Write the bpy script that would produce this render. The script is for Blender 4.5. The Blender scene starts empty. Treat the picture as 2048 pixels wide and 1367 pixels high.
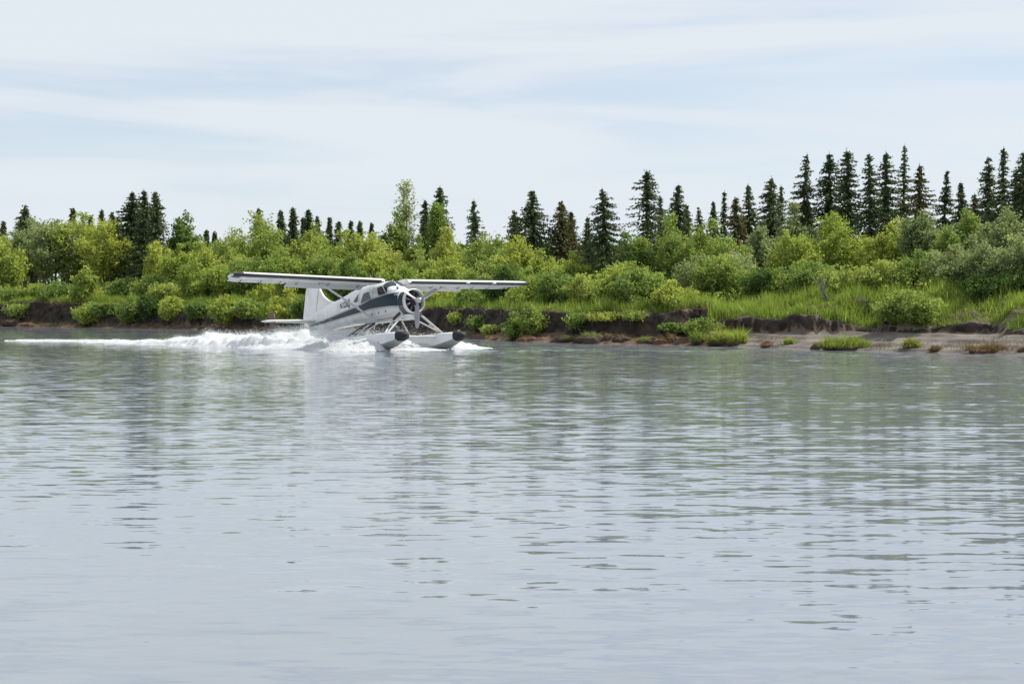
import bpy, bmesh, math, random
import numpy as np
from mathutils import Matrix, Vector

R = math.radians
rng = np.random.default_rng(11)
random.seed(5)
scene = bpy.context.scene
COL = scene.collection

# ------------------------------------------------------------------ camera
EYE = 1.74            # eye height over the river
FPX = 2750.0          # focal length in pixels of the 2048 px wide photograph
HOR = 612.0           # row of the horizon
cam_d = bpy.data.cameras.new('camera')
cam = bpy.data.objects.new('camera', cam_d)
COL.objects.link(cam)
cam.location = (0, 0, EYE)
cam.rotation_euler = (R(90), 0, 0)
cam_d.sensor_width = 36
cam_d.lens = 36 * FPX / 2048
cam_d.shift_y = -(683.5 - HOR) / 2048
cam_d.clip_end = 5000
scene.camera = cam

# ------------------------------------------------------------------ light
SUN_AZ = 74.0         # degrees from +Y (away from the camera) towards +X
SUN_EL = 50.0
SUN_STRENGTH = 4.8
SKY_STRENGTH = 0.12
w = bpy.data.worlds.new('World')
scene.world = w
w.use_nodes = True
nt = w.node_tree
nt.nodes.clear()
N = nt.nodes.new
L = nt.links.new
out = N('ShaderNodeOutputWorld')
bg = N('ShaderNodeBackground')
sky = N('ShaderNodeTexSky')
sky.sky_type = 'NISHITA'
sky.sun_disc = False
sky.sun_elevation = R(SUN_EL)
sky.sun_rotation = R(SUN_AZ)
sky.air_density = 1.0
sky.dust_density = 0.6
sky.ozone_density = 2.2
tc = N('ShaderNodeTexCoord')
mp = N('ShaderNodeMapping')
mp.inputs['Location'].default_value = (4.1, 1.4, 0.55)
mp.inputs['Rotation'].default_value = (0, R(-4), 0)
mp.inputs['Scale'].default_value = (1.9, 1.9, 19.0)
L(tc.outputs['Generated'], mp.inputs['Vector'])
nz = N('ShaderNodeTexNoise')
nz.inputs['Scale'].default_value = 1.3
nz.inputs['Detail'].default_value = 5
nz.inputs['Roughness'].default_value = 0.5
nz.inputs['Distortion'].default_value = 0.5
L(mp.outputs['Vector'], nz.inputs['Vector'])
rp = N('ShaderNodeMapRange')
rp.interpolation_type = 'SMOOTHSTEP'
rp.inputs['From Min'].default_value = 0.33
rp.inputs['From Max'].default_value = 0.58
rp.inputs['To Min'].default_value = 0.58
rp.inputs['To Max'].default_value = 0.97
L(nz.outputs['Fac'], rp.inputs['Value'])
mx = N('ShaderNodeMix')
mx.data_type = 'RGBA'
CLOUD = (5.72, 6.16, 6.60, 1)       # thin high cloud, in the sky texture's own units
mx.inputs['B'].default_value = CLOUD
L(rp.outputs['Result'], mx.inputs['Factor'])
L(sky.outputs['Color'], mx.inputs['A'])
L(mx.outputs['Result'], bg.inputs['Color'])
bg.inputs['Strength'].default_value = SKY_STRENGTH
L(bg.outputs['Background'], out.inputs['Surface'])

sd = bpy.data.lights.new('sun', 'SUN')
sd.energy = SUN_STRENGTH
sd.angle = R(0.6)
sd.color = (1.0, 0.955, 0.88)
so = bpy.data.objects.new('sun', sd)
COL.objects.link(so)
dirv = Vector((math.sin(R(SUN_AZ)) * math.cos(R(SUN_EL)), math.cos(R(SUN_AZ)) * math.cos(R(SUN_EL)), math.sin(R(SUN_EL))))
so.rotation_euler = dirv.to_track_quat('Z', 'Y').to_euler()
so.location = (0, 0, 60)

vs = scene.view_settings
vs.view_transform = 'Standard'
vs.look = 'None'
vs.exposure = 0.18
vs.gamma = 1.0
scene.render.engine = 'CYCLES'
scene.cycles.use_denoising = True
scene.cycles.max_bounces = 8
scene.cycles.diffuse_bounces = 3
scene.cycles.glossy_bounces = 3
scene.cycles.transmission_bounces = 4
scene.cycles.transparent_max_bounces = 8
scene.cycles.sample_clamp_indirect = 6


# ------------------------------------------------------------------ materials
def new_mat(name):
    m = bpy.data.materials.new(name)
    m.use_nodes = True
    t = m.node_tree
    t.nodes.clear()
    o = t.nodes.new('ShaderNodeOutputMaterial')
    return m, t, o


def noise_col(t, c0, c1, scale, detail=4, coord='pos', lo=0.35, hi=0.65):
    n = t.nodes.new('ShaderNodeTexNoise')
    n.inputs['Scale'].default_value = scale
    n.inputs['Detail'].default_value = detail
    if coord == 'pos':
        g = t.nodes.new('ShaderNodeNewGeometry')
        t.links.new(g.outputs['Position'], n.inputs['Vector'])
    else:
        g = t.nodes.new('ShaderNodeTexCoord')
        t.links.new(g.outputs['Object'], n.inputs['Vector'])
    r = t.nodes.new('ShaderNodeMapRange')
    r.inputs['From Min'].default_value = lo
    r.inputs['From Max'].default_value = hi
    t.links.new(n.outputs['Fac'], r.inputs['Value'])
    m = t.nodes.new('ShaderNodeMix')
    m.data_type = 'RGBA'
    m.inputs['A'].default_value = (*c0, 1)
    m.inputs['B'].default_value = (*c1, 1)
    t.links.new(r.outputs['Result'], m.inputs['Factor'])
    return m.outputs['Result'], n.outputs['Fac']


def simple(name, col, rough=0.5, metal=0.0, col2=None, scale=3.0, coat=0.0, spec=0.5, bump=0.0):
    m, t, o = new_mat(name)
    p = t.nodes.new('ShaderNodeBsdfPrincipled')
    c, f = noise_col(t, col, col2 or tuple(v * 0.86 for v in col), scale, coord='obj')
    t.links.new(c, p.inputs['Base Color'])
    p.inputs['Roughness'].default_value = rough
    p.inputs['Metallic'].default_value = metal
    p.inputs['Coat Weight'].default_value = coat
    p.inputs['Specular IOR Level'].default_value = spec
    if bump:
        b = t.nodes.new('ShaderNodeBump')
        b.inputs['Strength'].default_value = bump
        b.inputs['Distance'].default_value = 0.05
        t.links.new(f, b.inputs['Height'])
        t.links.new(b.outputs['Normal'], p.inputs['Normal'])
    t.links.new(p.outputs['BSDF'], o.inputs['Surface'])
    return m


def leaf_mat(name, c0, c1, trans=0.50, tint=(1.15, 1.15, 0.8), scale=0.8):
    """Thin leaves: diffuse on top, light coming through from behind."""
    m, t, o = new_mat(name)
    g = t.nodes.new('ShaderNodeNewGeometry')
    oi = t.nodes.new('ShaderNodeObjectInfo')
    n = t.nodes.new('ShaderNodeTexNoise')
    n.inputs['Scale'].default_value = scale
    n.inputs['Detail'].default_value = 2
    t.links.new(g.outputs['Position'], n.inputs['Vector'])
    a = t.nodes.new('ShaderNodeMath')
    a.operation = 'MULTIPLY_ADD'
    a.inputs[1].default_value = 0.55
    t.links.new(g.outputs['Random Per Island'], a.inputs[0])
    t.links.new(n.outputs['Fac'], a.inputs[2])
    r = t.nodes.new('ShaderNodeMapRange')
    r.inputs['From Min'].default_value = 0.4
    r.inputs['From Max'].default_value = 1.15
    t.links.new(a.outputs[0], r.inputs['Value'])
    mix = t.nodes.new('ShaderNodeMix')
    mix.data_type = 'RGBA'
    mix.inputs['A'].default_value = (*c0, 1)
    mix.inputs['B'].default_value = (*c1, 1)
    t.links.new(r.outputs['Result'], mix.inputs['Factor'])
    hs = t.nodes.new('ShaderNodeHueSaturation')
    hm = t.nodes.new('ShaderNodeMapRange')
    hm.inputs['To Min'].default_value = 0.485
    hm.inputs['To Max'].default_value = 0.515
    t.links.new(oi.outputs['Random'], hm.inputs['Value'])
    t.links.new(hm.outputs['Result'], hs.inputs['Hue'])
    vm = t.nodes.new('ShaderNodeMapRange')
    vm.inputs['To Min'].default_value = 1.18
    vm.inputs['To Max'].default_value = 0.82
    t.links.new(oi.outputs['Random'], vm.inputs['Value'])
    t.links.new(vm.outputs['Result'], hs.inputs['Value'])
    t.links.new(mix.outputs['Result'], hs.inputs['Color'])
    d = t.nodes.new('ShaderNodeBsdfDiffuse')
    t.links.new(hs.outputs['Color'], d.inputs['Color'])
    tm = t.nodes.new('ShaderNodeMix')
    tm.data_type = 'RGBA'
    tm.blend_type = 'MULTIPLY'
    tm.inputs['Factor'].default_value = 1
    tm.inputs['B'].default_value = (*tint, 1)
    t.links.new(hs.outputs['Color'], tm.inputs['A'])
    tr = t.nodes.new('ShaderNodeBsdfTranslucent')
    t.links.new(tm.outputs['Result'], tr.inputs['Color'])
    ms = t.nodes.new('ShaderNodeMixShader')
    ms.inputs['Fac'].default_value = trans
    t.links.new(d.outputs['BSDF'], ms.inputs[1])
    t.links.new(tr.outputs['BSDF'], ms.inputs[2])
    gl = t.nodes.new('ShaderNodeBsdfGlossy')
    gl.inputs['Roughness'].default_value = 0.45
    gl.inputs['Color'].default_value = (0.6, 0.65, 0.6, 1)
    m2 = t.nodes.new('ShaderNodeMixShader')
    m2.inputs['Fac'].default_value = 0.015
    t.links.new(ms.outputs['Shader'], m2.inputs[1])
    t.links.new(gl.outputs['BSDF'], m2.inputs[2])
    t.links.new(m2.outputs['Shader'], o.inputs['Surface'])
    return m


M = {}
M['leaf_bright'] = leaf_mat('leaf_bright', (0.239, 0.302, 0.058), (0.464, 0.528, 0.136))
M['leaf_green'] = leaf_mat('leaf_green', (0.146, 0.225, 0.055), (0.305, 0.397, 0.113))
M['leaf_grey'] = leaf_mat('leaf_grey', (0.191, 0.246, 0.105), (0.407, 0.455, 0.246), tint=(1.1, 1.1, 0.7))
M['leaf_yellow'] = leaf_mat('leaf_yellow', (0.244, 0.301, 0.068), (0.444, 0.505, 0.154))
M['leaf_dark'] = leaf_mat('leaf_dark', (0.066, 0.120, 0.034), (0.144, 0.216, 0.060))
M['spruce'] = leaf_mat('spruce_needles', (0.052, 0.078, 0.036), (0.137, 0.169, 0.075), trans=0.2, scale=1.3)
M['spruce_brown'] = leaf_mat('spruce_needles_brownish', (0.065, 0.075, 0.030), (0.181, 0.169, 0.069), trans=0.2, scale=1.3)
M['grass'] = leaf_mat('grass', (0.177, 0.264, 0.041), (0.365, 0.452, 0.100), scale=0.35)
M['grass_dry'] = leaf_mat('dry_grass', (0.17, 0.12, 0.06), (0.30, 0.23, 0.13), trans=0.3, tint=(1.1, 1.0, .8), scale=0.9)
M['bark'] = simple('bark', (0.11, 0.095, 0.078), 0.9, col2=(0.05, 0.042, 0.035), scale=6)
M['bark_grey'] = simple('grey_bark', (0.20, 0.185, 0.165), 0.9, col2=(0.10, 0.09, 0.08), scale=6)
M['sod'] = simple('sod', (0.085, 0.055, 0.032), 0.95, col2=(0.035, 0.026, 0.018), scale=5, bump=0.8)
M['sod_red'] = simple('red_brown_sod', (0.19, 0.10, 0.052), 0.95, col2=(0.06, 0.038, 0.024), scale=5, bump=0.8)
M['drift'] = simple('bleached_wood', (0.62, 0.58, 0.50), 0.8, col2=(0.45, 0.42, 0.36), scale=8)


# ------------------------------------------------------------------ mesh helpers
def tag(o, label=None, cat=None, group=None, kind=None):
    if label:
        o['label'] = label
    if cat:
        o['category'] = cat
    if group:
        o['group'] = group
    if kind:
        o['kind'] = kind
    return o


def link(name, me, parent=None):
    o = bpy.data.objects.new(name, me)
    COL.objects.link(o)
    if parent is not None:
        o.parent = parent
    return o


def raw(name, verts, faces, k, mat, parent=None, smooth=False):
    """verts (n,3), faces (m,k) arrays -> one mesh object, quickly."""
    verts = np.ascontiguousarray(verts, dtype=np.float32)
    faces = np.ascontiguousarray(faces, dtype=np.int32)
    me = bpy.data.meshes.new(name)
    me.vertices.add(len(verts))
    me.vertices.foreach_set('co', verts.ravel())
    me.loops.add(faces.size)
    me.loops.foreach_set('vertex_index', faces.ravel())
    me.polygons.add(len(faces))
    me.polygons.foreach_set('loop_start', np.arange(0, faces.size, k, dtype=np.int32))
    me.polygons.foreach_set('loop_total', np.full(len(faces), k, dtype=np.int32))
    me.polygons.foreach_set('use_smooth', np.full(len(faces), smooth))
    me.update(calc_edges=True)
    me.materials.append(mat)
    return link(name, me, parent)


def poly(name, verts, faces, mat, parent=None, smooth=False):
    me = bpy.data.meshes.new(name)
    me.from_pydata([tuple(map(float, v)) for v in verts], [], [tuple(f) for f in faces])
    me.update()
    if smooth:
        me.polygons.foreach_set('use_smooth', np.full(len(me.polygons), True))
    me.materials.append(mat)
    return link(name, me, parent)


class MB:
    """collects simple solids into one mesh"""

    def __init__(self):
        self.v = []
        self.f = []

    def add(self, v, f):
        b = len(self.v)
        self.v += [tuple(map(float, p)) for p in v]
        self.f += [tuple(i + b for i in q) for q in f]
        return self

    def box(self, a, b):
        (x0, y0, z0), (x1, y1, z1) = a, b
        v = [(x, y, z) for x in (x0, x1) for y in (y0, y1) for z in (z0, z1)]
        return self.add(v, [(0, 1, 3, 2), (4, 6, 7, 5), (0, 4, 5, 1), (2, 3, 7, 6), (0, 2, 6, 4), (1, 5, 7, 3)])

    def tube(self, pts, rad, n=8, flat=1.0):
        pts = [Vector(p) for p in pts]
        if not hasattr(rad, '__len__'):
            rad = [rad] * len(pts)
        v = []
        f = []
        for i, p in enumerate(pts):
            d = (pts[min(i + 1, len(pts) - 1)] - pts[max(i - 1, 0)]).normalized()
            ref = Vector((0, 0, 1)) if abs(d.z) < 0.9 else Vector((1, 0, 0))
            a = d.cross(ref).normalized()
            b = d.cross(a).normalized()
            for k in range(n):
                t = 2 * math.pi * k / n
                v.append(p + a * math.cos(t) * rad[i] * flat + b * math.sin(t) * rad[i])
        for i in range(len(pts) - 1):
            for k in range(n):
                k2 = (k + 1) % n
                f.append((i * n + k, i * n + k2, (i + 1) * n + k2, (i + 1) * n + k))
        f.append(tuple(range(n))[::-1])
        f.append(tuple((len(pts) - 1) * n + k for k in range(n)))
        return self.add(v, f)

    def loft(self, rings, caps=True):
        n = len(rings[0])
        v = [p for r in rings for p in r]
        f = []
        for i in range(len(rings) - 1):
            for k in range(n):
                k2 = (k + 1) % n
                f.append((i * n + k, i * n + k2, (i + 1) * n + k2, (i + 1) * n + k))
        if caps:
            f.append(tuple(range(n))[::-1])
            f.append(tuple((len(rings) - 1) * n + k for k in range(n)))
        return self.add(v, f)

    def build(self, name, mat, parent=None, smooth=False, autosmooth=None):
        o = poly(name, self.v, self.f, mat, parent, smooth)
        bm = bmesh.new()
        bm.from_mesh(o.data)
        bmesh.ops.recalc_face_normals(bm, faces=bm.faces)
        if autosmooth is not None:
            for e in bm.edges:
                if len(e.link_faces) == 2 and e.calc_face_angle(0) > R(autosmooth):
                    e.smooth = False
        bm.to_mesh(o.data)
        bm.free()
        return o


def empty(name, loc=(0, 0, 0), rz=0.0):
    o = bpy.data.objects.new(name, None)
    o.empty_display_size = 0.3
    COL.objects.link(o)
    o.location = loc
    o.rotation_euler = (0, 0, rz)
    return o


def unit(a):
    return a / np.maximum(np.linalg.norm(a, axis=-1, keepdims=True), 1e-9)


def vnoise(x, y, seed=0):
    """smooth 2-D value noise in numpy, 0..1"""
    xi = np.floor(x).astype(np.int64)
    yi = np.floor(y).astype(np.int64)
    fx = x - xi
    fy = y - yi
    fx = fx * fx * (3 - 2 * fx)
    fy = fy * fy * (3 - 2 * fy)

    def h(i, j):
        n = (i * 374761393 + j * 668265263 + seed * 974634777) & 0x7fffffff
        n = ((n ^ (n >> 13)) * 1274126177) & 0x7fffffff
        return ((n ^ (n >> 16)) & 0xffff) / 65535.0
    return (h(xi, yi) * (1 - fx) + h(xi + 1, yi) * fx) * (1 - fy) + (h(xi, yi + 1) * (1 - fx) + h(xi + 1, yi + 1) * fx) * fy


def fbm(x, y, seed=0, oct=4, gain=0.5):
    s = 0
    a = 1.0
    tot = 0
    for o in range(oct):
        s = s + a * vnoise(x * 2 ** o, y * 2 ** o, seed + o)
        tot += a
        a *= gain
    return s / tot


# ------------------------------------------------------------------ river bank
WL = [(0, 652), (200, 655), (350, 657.5), (520, 661), (700, 667), (820, 672), (940, 677), (1000, 681), (1100, 685),
      (1200, 688), (1350, 690), (1500, 695), (1700, 701), (1900, 706.5), (2048, 711)]
cu = [((p - 1024) / FPX * (EYE * FPX / (q - HOR)), EYE * FPX / (q - HOR)) for p, q in WL]
cu = [(-900, 260), (-420, 190), (-120, 142), (-65, 127)] + cu + [(24, 42.5), (38, 31), (80, 8), (300, -70), (900, -200)]
CX = np.array([c[0] for c in cu])
CY = np.array([c[1] for c in cu])
DIR = np.array([0.35, 0.937])


def shore_y(x):
    x = np.asarray(x, float)
    # light smoothing of the control polygon
    s = 0
    for d, wgt in ((-1.6, 1), (-.8, 2), (0, 3), (.8, 2), (1.6, 1)):
        s = s + wgt * np.interp(x + d, CX, CY)
    y = s / 9
    return y + 0.35 * (fbm(x * 0.35, x * 0 + 3.3, 5, 3) - 0.5) * 2


def prof(key):
    """bank parameters along the photo's columns"""
    tab = {
        'px':    [-400, 0, 130, 260, 520, 800, 930, 1060, 1180, 1300, 1390, 1450, 1560, 1750, 1830, 1950, 2100, 2600],
        'beach': [0.9, 0.9, 0.8, 0.7, 0.8, 0.9, 0.9, 1.2, 1.3, 1.6, 2.2, 2.8, 3.4, 3.8, 3.6, 3.8, 3.8, 3.8],
        'zb':    [.30, .30, .30, .28, .25, .25, .25, .30, .32, .32, .40, .48, .58, .66, .66, .62, .62, .62],
        'face':  [0.6, 0.6, 1.2, 2.2, 1.8, 0.7, 0.6, 0.9, 0.6, 0.55, 0.9, 2.6, 3.6, 3.4, 2.6, 3.6, 3.6, 3.6],
        'zt':    [2.05, 2.05, 2.05, 2.0, 1.95, 1.6, 1.52, 1.46, 1.44, 1.30, 1.5, 1.75, 1.95, 2.05, 2.0, 2.1, 2.1, 2.1],
    }
    return np.array(tab['px'], float), np.array(tab[key], float)


def col_of(x, y):
    return 1024 + FPX * x / np.maximum(y, 5)


def ground(u, t):
    """height of the land at shoreline abscissa u, t metres inland; also a zone value"""
    u = np.asarray(u, float)
    t = np.asarray(t, float)
    yb = shore_y(u)
    px = np.where(yb > 20, col_of(u, yb), 2500)
    P = {k: np.interp(px, *prof(k)) for k in ('beach', 'zb', 'face', 'zt')}
    X = u + t * DIR[0]
    Y = yb + t * DIR[1]
    wob = (fbm(u * 0.55, u * 0 + 1.0, 21, 5, .6) - 0.5) * 2.4
    wob2 = (fbm(u * 0.38, u * 0 + 9.0, 27, 4) - 0.5) * 2.4
    beach = P['beach'] * np.clip(1 + 0.42 * wob, .35, 2)
    face = P['face'] * np.clip(1 + 0.5 * wob2, .5, 2)
    zt = P['zt'] + 0.75 * (fbm(u * 0.42, u * 0 + 7.7, 31, 5, .6) - 0.5)
    # beach
    k = np.clip(t / beach, 0, 1)
    zbeach = P['zb'] * k
    right = np.clip((px - 1430) / 80, 0, 1)
    q = zbeach / 0.17 + 0.8 * (fbm(X * .22, Y * .5, 41, 3) - .5)
    fr = q - np.floor(q)
    terr = 0.17 * (np.floor(q) + np.clip((fr - 0.25) / 0.12, 0, 1) * 0.75 + 0.25 * fr) - 0.17 * 0.8 * (fbm(X * .22, Y * .5, 41, 3) - .5)
    zbeach = np.where(t > 0, zbeach * (1 - 0.75 * right) + terr * 0.75 * right, zbeach)
    lump = (fbm(X * 1.6, Y * 1.6, 51, 4) - 0.42) * 0.55 * (1 - 0.86 * right)
    zbeach = zbeach + np.clip(t / 0.35, 0, 1) * lump * np.clip(1.2 - 0.4 * k, 0, 1)
    # face
    f = np.clip((t - beach) / face, 0, 1)
    cutk = .50 * np.clip((fbm(u * .6, u * 0 + 4.0, 37, 4) - .28) / .45, .04, 1)
    steep = np.where(face < 1.1, f ** 0.75, np.clip(f / .05, 0, 1) * cutk + (1 - cutk) * np.clip((f - .05) / .95, 0, 1) ** .75)
    zf = zbeach + (zt - zbeach) * steep
    rough = (fbm(X * 2.2, Y * 2.2 + zf * 2.0, 61, 4) - 0.5)
    zf = zf + rough * 0.55 * np.sin(np.pi * f) * (1 - 0.4 * right)
    zf = zf + (fbm(X * .7, Y * .7, 67, 3) - .5) * .55 * np.sin(np.pi * f) * right
    inland = np.clip(t - beach - face, 0, None)
    ztop = zf + (fbm(X * .5, Y * .5, 71, 3) - .5) * .22 * np.clip(inland, 0, 1) + 0.012 * np.clip(inland, 0, 120)
    z = np.where(t < 0, 0.25 * t, ztop)
    zone = np.where(t < beach, np.where(right > .4, 1.0, 0.5), np.where(f < 1, 0.0, 2.0))
    zone = np.where((f > 0.10) & (f < 1) & (face > 1.4), 2.0, zone)
    return z, zone, f, inland, X, Y


us = np.concatenate([np.arange(-880, -130, 25), np.arange(-130, -62, 2.0), np.arange(-62, 32, 0.15), np.arange(32, 90, 2.0), np.arange(90, 880, 25)])
ts = np.concatenate([[-60, -20, -6, -2, -0.6], np.arange(0, 5.5, 0.085), np.arange(5.5, 9, .14), np.arange(9, 20, 0.6), np.arange(20, 60, 4), [60, 90, 140, 220, 400, 800, 1600]])
U, T = np.meshgrid(us, ts, indexing='ij')
Z, ZONE, FF, _, GX, GY = ground(U, T)
cr = np.sin(np.pi * np.clip(FF, 0, 1)) ** .6
GX = GX + cr * (fbm(GX * 1.7 + 5, Z * 2.4 + GY * .6, 141, 4) - .5) * .75
GY = GY + cr * ((fbm(GX * 1.9, Z * 3.2 + 11, 151, 4) - .5) * .75 - .22 * np.clip((FF - .75) / .2, 0, 1))
nu, ntt = U.shape
vi = np.arange(nu * ntt).reshape(nu, ntt)
fq = np.stack([vi[:-1, :-1], vi[1:, :-1], vi[1:, 1:], vi[:-1, 1:]], -1).reshape(-1, 4)

m, t, o = new_mat('bank_soil')
p = t.nodes.new('ShaderNodeBsdfPrincipled')
p.inputs['Roughness'].default_value = 0.93
p.inputs['Specular IOR Level'].default_value = 0.25
att = t.nodes.new('ShaderNodeAttribute')
att.attribute_name = 'zone'
soil, f1 = noise_col(t, (0.016, 0.013, 0.011), (0.060, 0.045, 0.034), 2.4, 6)
wet, f2 = noise_col(t, (0.06, 0.040, 0.027), (0.17, 0.115, 0.075), 2.0, 6)
mud, f3 = noise_col(t, (0.095, 0.083, 0.072), (0.21, 0.185, 0.16), 0.9, 7)
top_, f4 = noise_col(t, (0.060, 0.072, 0.022), (0.15, 0.125, 0.065), 1.3, 5)


def blend(a, b, lo, hi):
    r = t.nodes.new('ShaderNodeMapRange')
    r.inputs['From Min'].default_value = lo
    r.inputs['From Max'].default_value = hi
    t.links.new(att.outputs['Fac'], r.inputs['Value'])
    x = t.nodes.new('ShaderNodeMix')
    x.data_type = 'RGBA'
    t.links.new(r.outputs['Result'], x.inputs['Factor'])
    t.links.new(a, x.inputs['A'])
    t.links.new(b, x.inputs['B'])
    return x.outputs['Result']


c = blend(soil, wet, 0.15, 0.5)
c = blend(c, mud, 0.55, 0.95)
c = blend(c, top_, 1.3, 1.8)
t.links.new(c, p.inputs['Base Color'])
bn = t.nodes.new('ShaderNodeBump')
bn.inputs['Strength'].default_value = 0.7
bn.inputs['Distance'].default_value = 0.12
t.links.new(f2, bn.inputs['Height'])
t.links.new(bn.outputs['Normal'], p.inputs['Normal'])
t.links.new(p.outputs['BSDF'], o.inputs['Surface'])
M['bank'] = m
land = raw('riverbank_ground', np.stack([GX, GY, Z], -1).reshape(-1, 3), fq, 4, M['bank'], smooth=True)
a = land.data.attributes.new('zone', 'FLOAT', 'POINT')
a.data.foreach_set('value', ZONE.reshape(-1).astype(np.float32))
tag(land, kind='structure')

# ------------------------------------------------------------------ water
m, t, o = new_mat('river_water')
g = t.nodes.new('ShaderNodeNewGeometry')


def slope(scale, amp, detail, rough=0.5, off=0.0):
    mpn = t.nodes.new('ShaderNodeMapping')
    mpn.inputs['Scale'].default_value = (scale[0], scale[1], 1)
    mpn.inputs['Location'].default_value = (off, off * 1.7, off)
    mpn.inputs['Rotation'].default_value = (0, 0, R(-9))
    t.links.new(g.outputs['Position'], mpn.inputs['Vector'])
    n = t.nodes.new('ShaderNodeTexNoise')
    n.inputs['Scale'].default_value = 1
    n.inputs['Detail'].default_value = detail
    n.inputs['Roughness'].default_value = rough
    t.links.new(mpn.outputs['Vector'], n.inputs['Vector'])
    s = t.nodes.new('ShaderNodeVectorMath')
    s.operation = 'SUBTRACT'
    s.inputs[1].default_value = (0.5, 0.5, 0.5)
    t.links.new(n.outputs['Color'], s.inputs[0])
    k = t.nodes.new('ShaderNodeVectorMath')
    k.operation = 'MULTIPLY'
    k.inputs[1].default_value = (amp[0], amp[1], 0)
    t.links.new(s.outputs[0], k.inputs[0])
    return k.outputs[0]


def vadd(a, b):
    v = t.nodes.new('ShaderNodeVectorMath')
    v.operation = 'ADD'
    t.links.new(a, v.inputs[0])
    t.links.new(b, v.inputs[1])
    return v.outputs[0]


s1 = slope((2.4, 10.5), (0.03, 0.30), 2.0, 0.55)
s2 = slope((0.9, 4.4), (0.015, 0.12), 2, 0.5, 5.0)
pat = t.nodes.new('ShaderNodeTexNoise')
pat.inputs['Scale'].default_value = 0.09
pat.inputs['Detail'].default_value = 2
t.links.new(g.outputs['Position'], pat.inputs['Vector'])
pr = t.nodes.new('ShaderNodeMapRange')
pr.inputs['From Min'].default_value = 0.32
pr.inputs['From Max'].default_value = 0.68
pr.inputs['To Min'].default_value = 0.45
pr.inputs['To Max'].default_value = 1.35
t.links.new(pat.outputs['Fac'], pr.inputs['Value'])
ss = t.nodes.new('ShaderNodeVectorMath')
ss.operation = 'SCALE'
t.links.new(vadd(s1, s2), ss.inputs[0])
t.links.new(pr.outputs['Result'], ss.inputs['Scale'])
up = t.nodes.new('ShaderNodeVectorMath')
up.operation = 'ADD'
t.links.new(g.outputs['Normal'], up.inputs[1])
t.links.new(ss.outputs[0], up.inputs[0])
nn = t.nodes.new('ShaderNodeVectorMath')
nn.operation = 'NORMALIZE'
t.links.new(up.outputs[0], nn.inputs[0])
p = t.nodes.new('ShaderNodeBsdfPrincipled')
wc, _ = noise_col(t, (0.180, 0.207, 0.238), (0.200, 0.227, 0.258), 0.15, 2)
t.links.new(wc, p.inputs['Base Color'])
p.inputs['Roughness'].default_value = 0.035
p.inputs['IOR'].default_value = 1.95
t.links.new(nn.outputs[0], p.inputs['Normal'])
t.links.new(p.outputs['BSDF'], o.inputs['Surface'])
M['water'] = m
wr = np.random.default_rng(77)
WV = []
for lam0, cnt, sl_ in ((0.18, 18, .0060), (0.25, 18, .0058), (0.44, 14, .0022), (0.8, 10, .0020), (1.3, 6, .0017), (2.4, 5, .0007), (5.0, 3, .0005)):
    for q in range(cnt):
        lam = lam0 * wr.uniform(.8, 1.3)
        th = R(95) + wr.normal() * R(17)
        kx, ky = 2 * np.pi / lam * math.cos(th), 2 * np.pi / lam * math.sin(th)
        WV.append((kx, ky, sl_ * lam / (2 * np.pi) * wr.uniform(.6, 1.4), wr.uniform(0, 6.28), lam0))


def wave_z(x, y):
    am = 0.30 + 1.25 * np.clip((fbm(x * .06 + 3, y * .10 + 1, 201, 3) - .30) / .4, 0, 1)
    am = am * np.clip(0.40 + y / 26, 0, 1.1) * (0.35 + 1.3 * fbm(x * .13 + 9, y * .55, 211, 3))
    am = am * (0.85 + 0.45 * np.clip(x / (y + 1) * 3, -1, 1))
    z = np.zeros_like(x)
    far = 1 + 3.6 * np.clip((y - 28) / 26, 0, 1)      # the open reach by the far bank is more ruffled
    for kx, ky, a_, p_, l_ in WV:
        s_ = a_ * np.sin(kx * x + ky * y + p_)
        z += s_ * far if .4 < l_ < 2 else s_
    return np.clip(z * am, -.05, .08)


WVv = []
WFf = []
nb_ = 0
for x0, x1, dx, y0, y1, dy in ((-9, 9, .06, 4, 16, .05), (-19, 19, .11, 16, 40, .09), (-46, 30, .22, 40, 92, .165), (-70, 0, .5, 92, 132, .35)):
    A, B = np.meshgrid(np.arange(x0, x1 + dx / 2, dx), np.append(np.arange(y0, y1 - dy / 2, dy), y1), indexing='ij')
    zz = wave_z(A, B)
    vi = np.arange(A.size).reshape(A.shape)
    WFf.append(np.stack([vi[:-1, :-1], vi[1:, :-1], vi[1:, 1:], vi[:-1, 1:]], -1).reshape(-1, 4) + nb_)
    WVv.append(np.stack([A, B, zz], -1).reshape(-1, 3))
    nb_ += A.size
# the wide calm sheet under and around the waves
xs = np.linspace(-900, 900, 19)
ys = np.concatenate([np.linspace(-200, 0, 3), np.linspace(20, 280, 14)])
A, B = np.meshgrid(xs, ys, indexing='ij')
vi = np.arange(A.size).reshape(A.shape)
WFf.append(np.stack([vi[:-1, :-1], vi[1:, :-1], vi[1:, 1:], vi[:-1, 1:]], -1).reshape(-1, 4) + nb_)
WVv.append(np.stack([A, B, A * 0 - .055], -1).reshape(-1, 3))
water = raw('river_water', np.concatenate(WVv), np.concatenate(WFf), 4, M['water'], smooth=True)
tag(water, kind='structure')


# ------------------------------------------------------------------ placing things on the land
UF = np.arange(-90, 60, 0.1)


def spot(px, tt):
    """the point tt metres inland that lies on the photograph's column px"""
    y = shore_y(UF) + tt * DIR[1]
    x = UF + tt * DIR[0]
    c = 1024 + FPX * x / y
    ok = np.argsort(c)
    u = float(np.interp(px, c[ok], UF[ok]))
    z, zone, f, inl, X, Y = ground(np.array([u]), np.array([float(tt)]))
    return float(X[0]), float(Y[0]), float(z[0])


def z_at(py, Y):
    return EYE + (HOR - py) * Y / FPX


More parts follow.
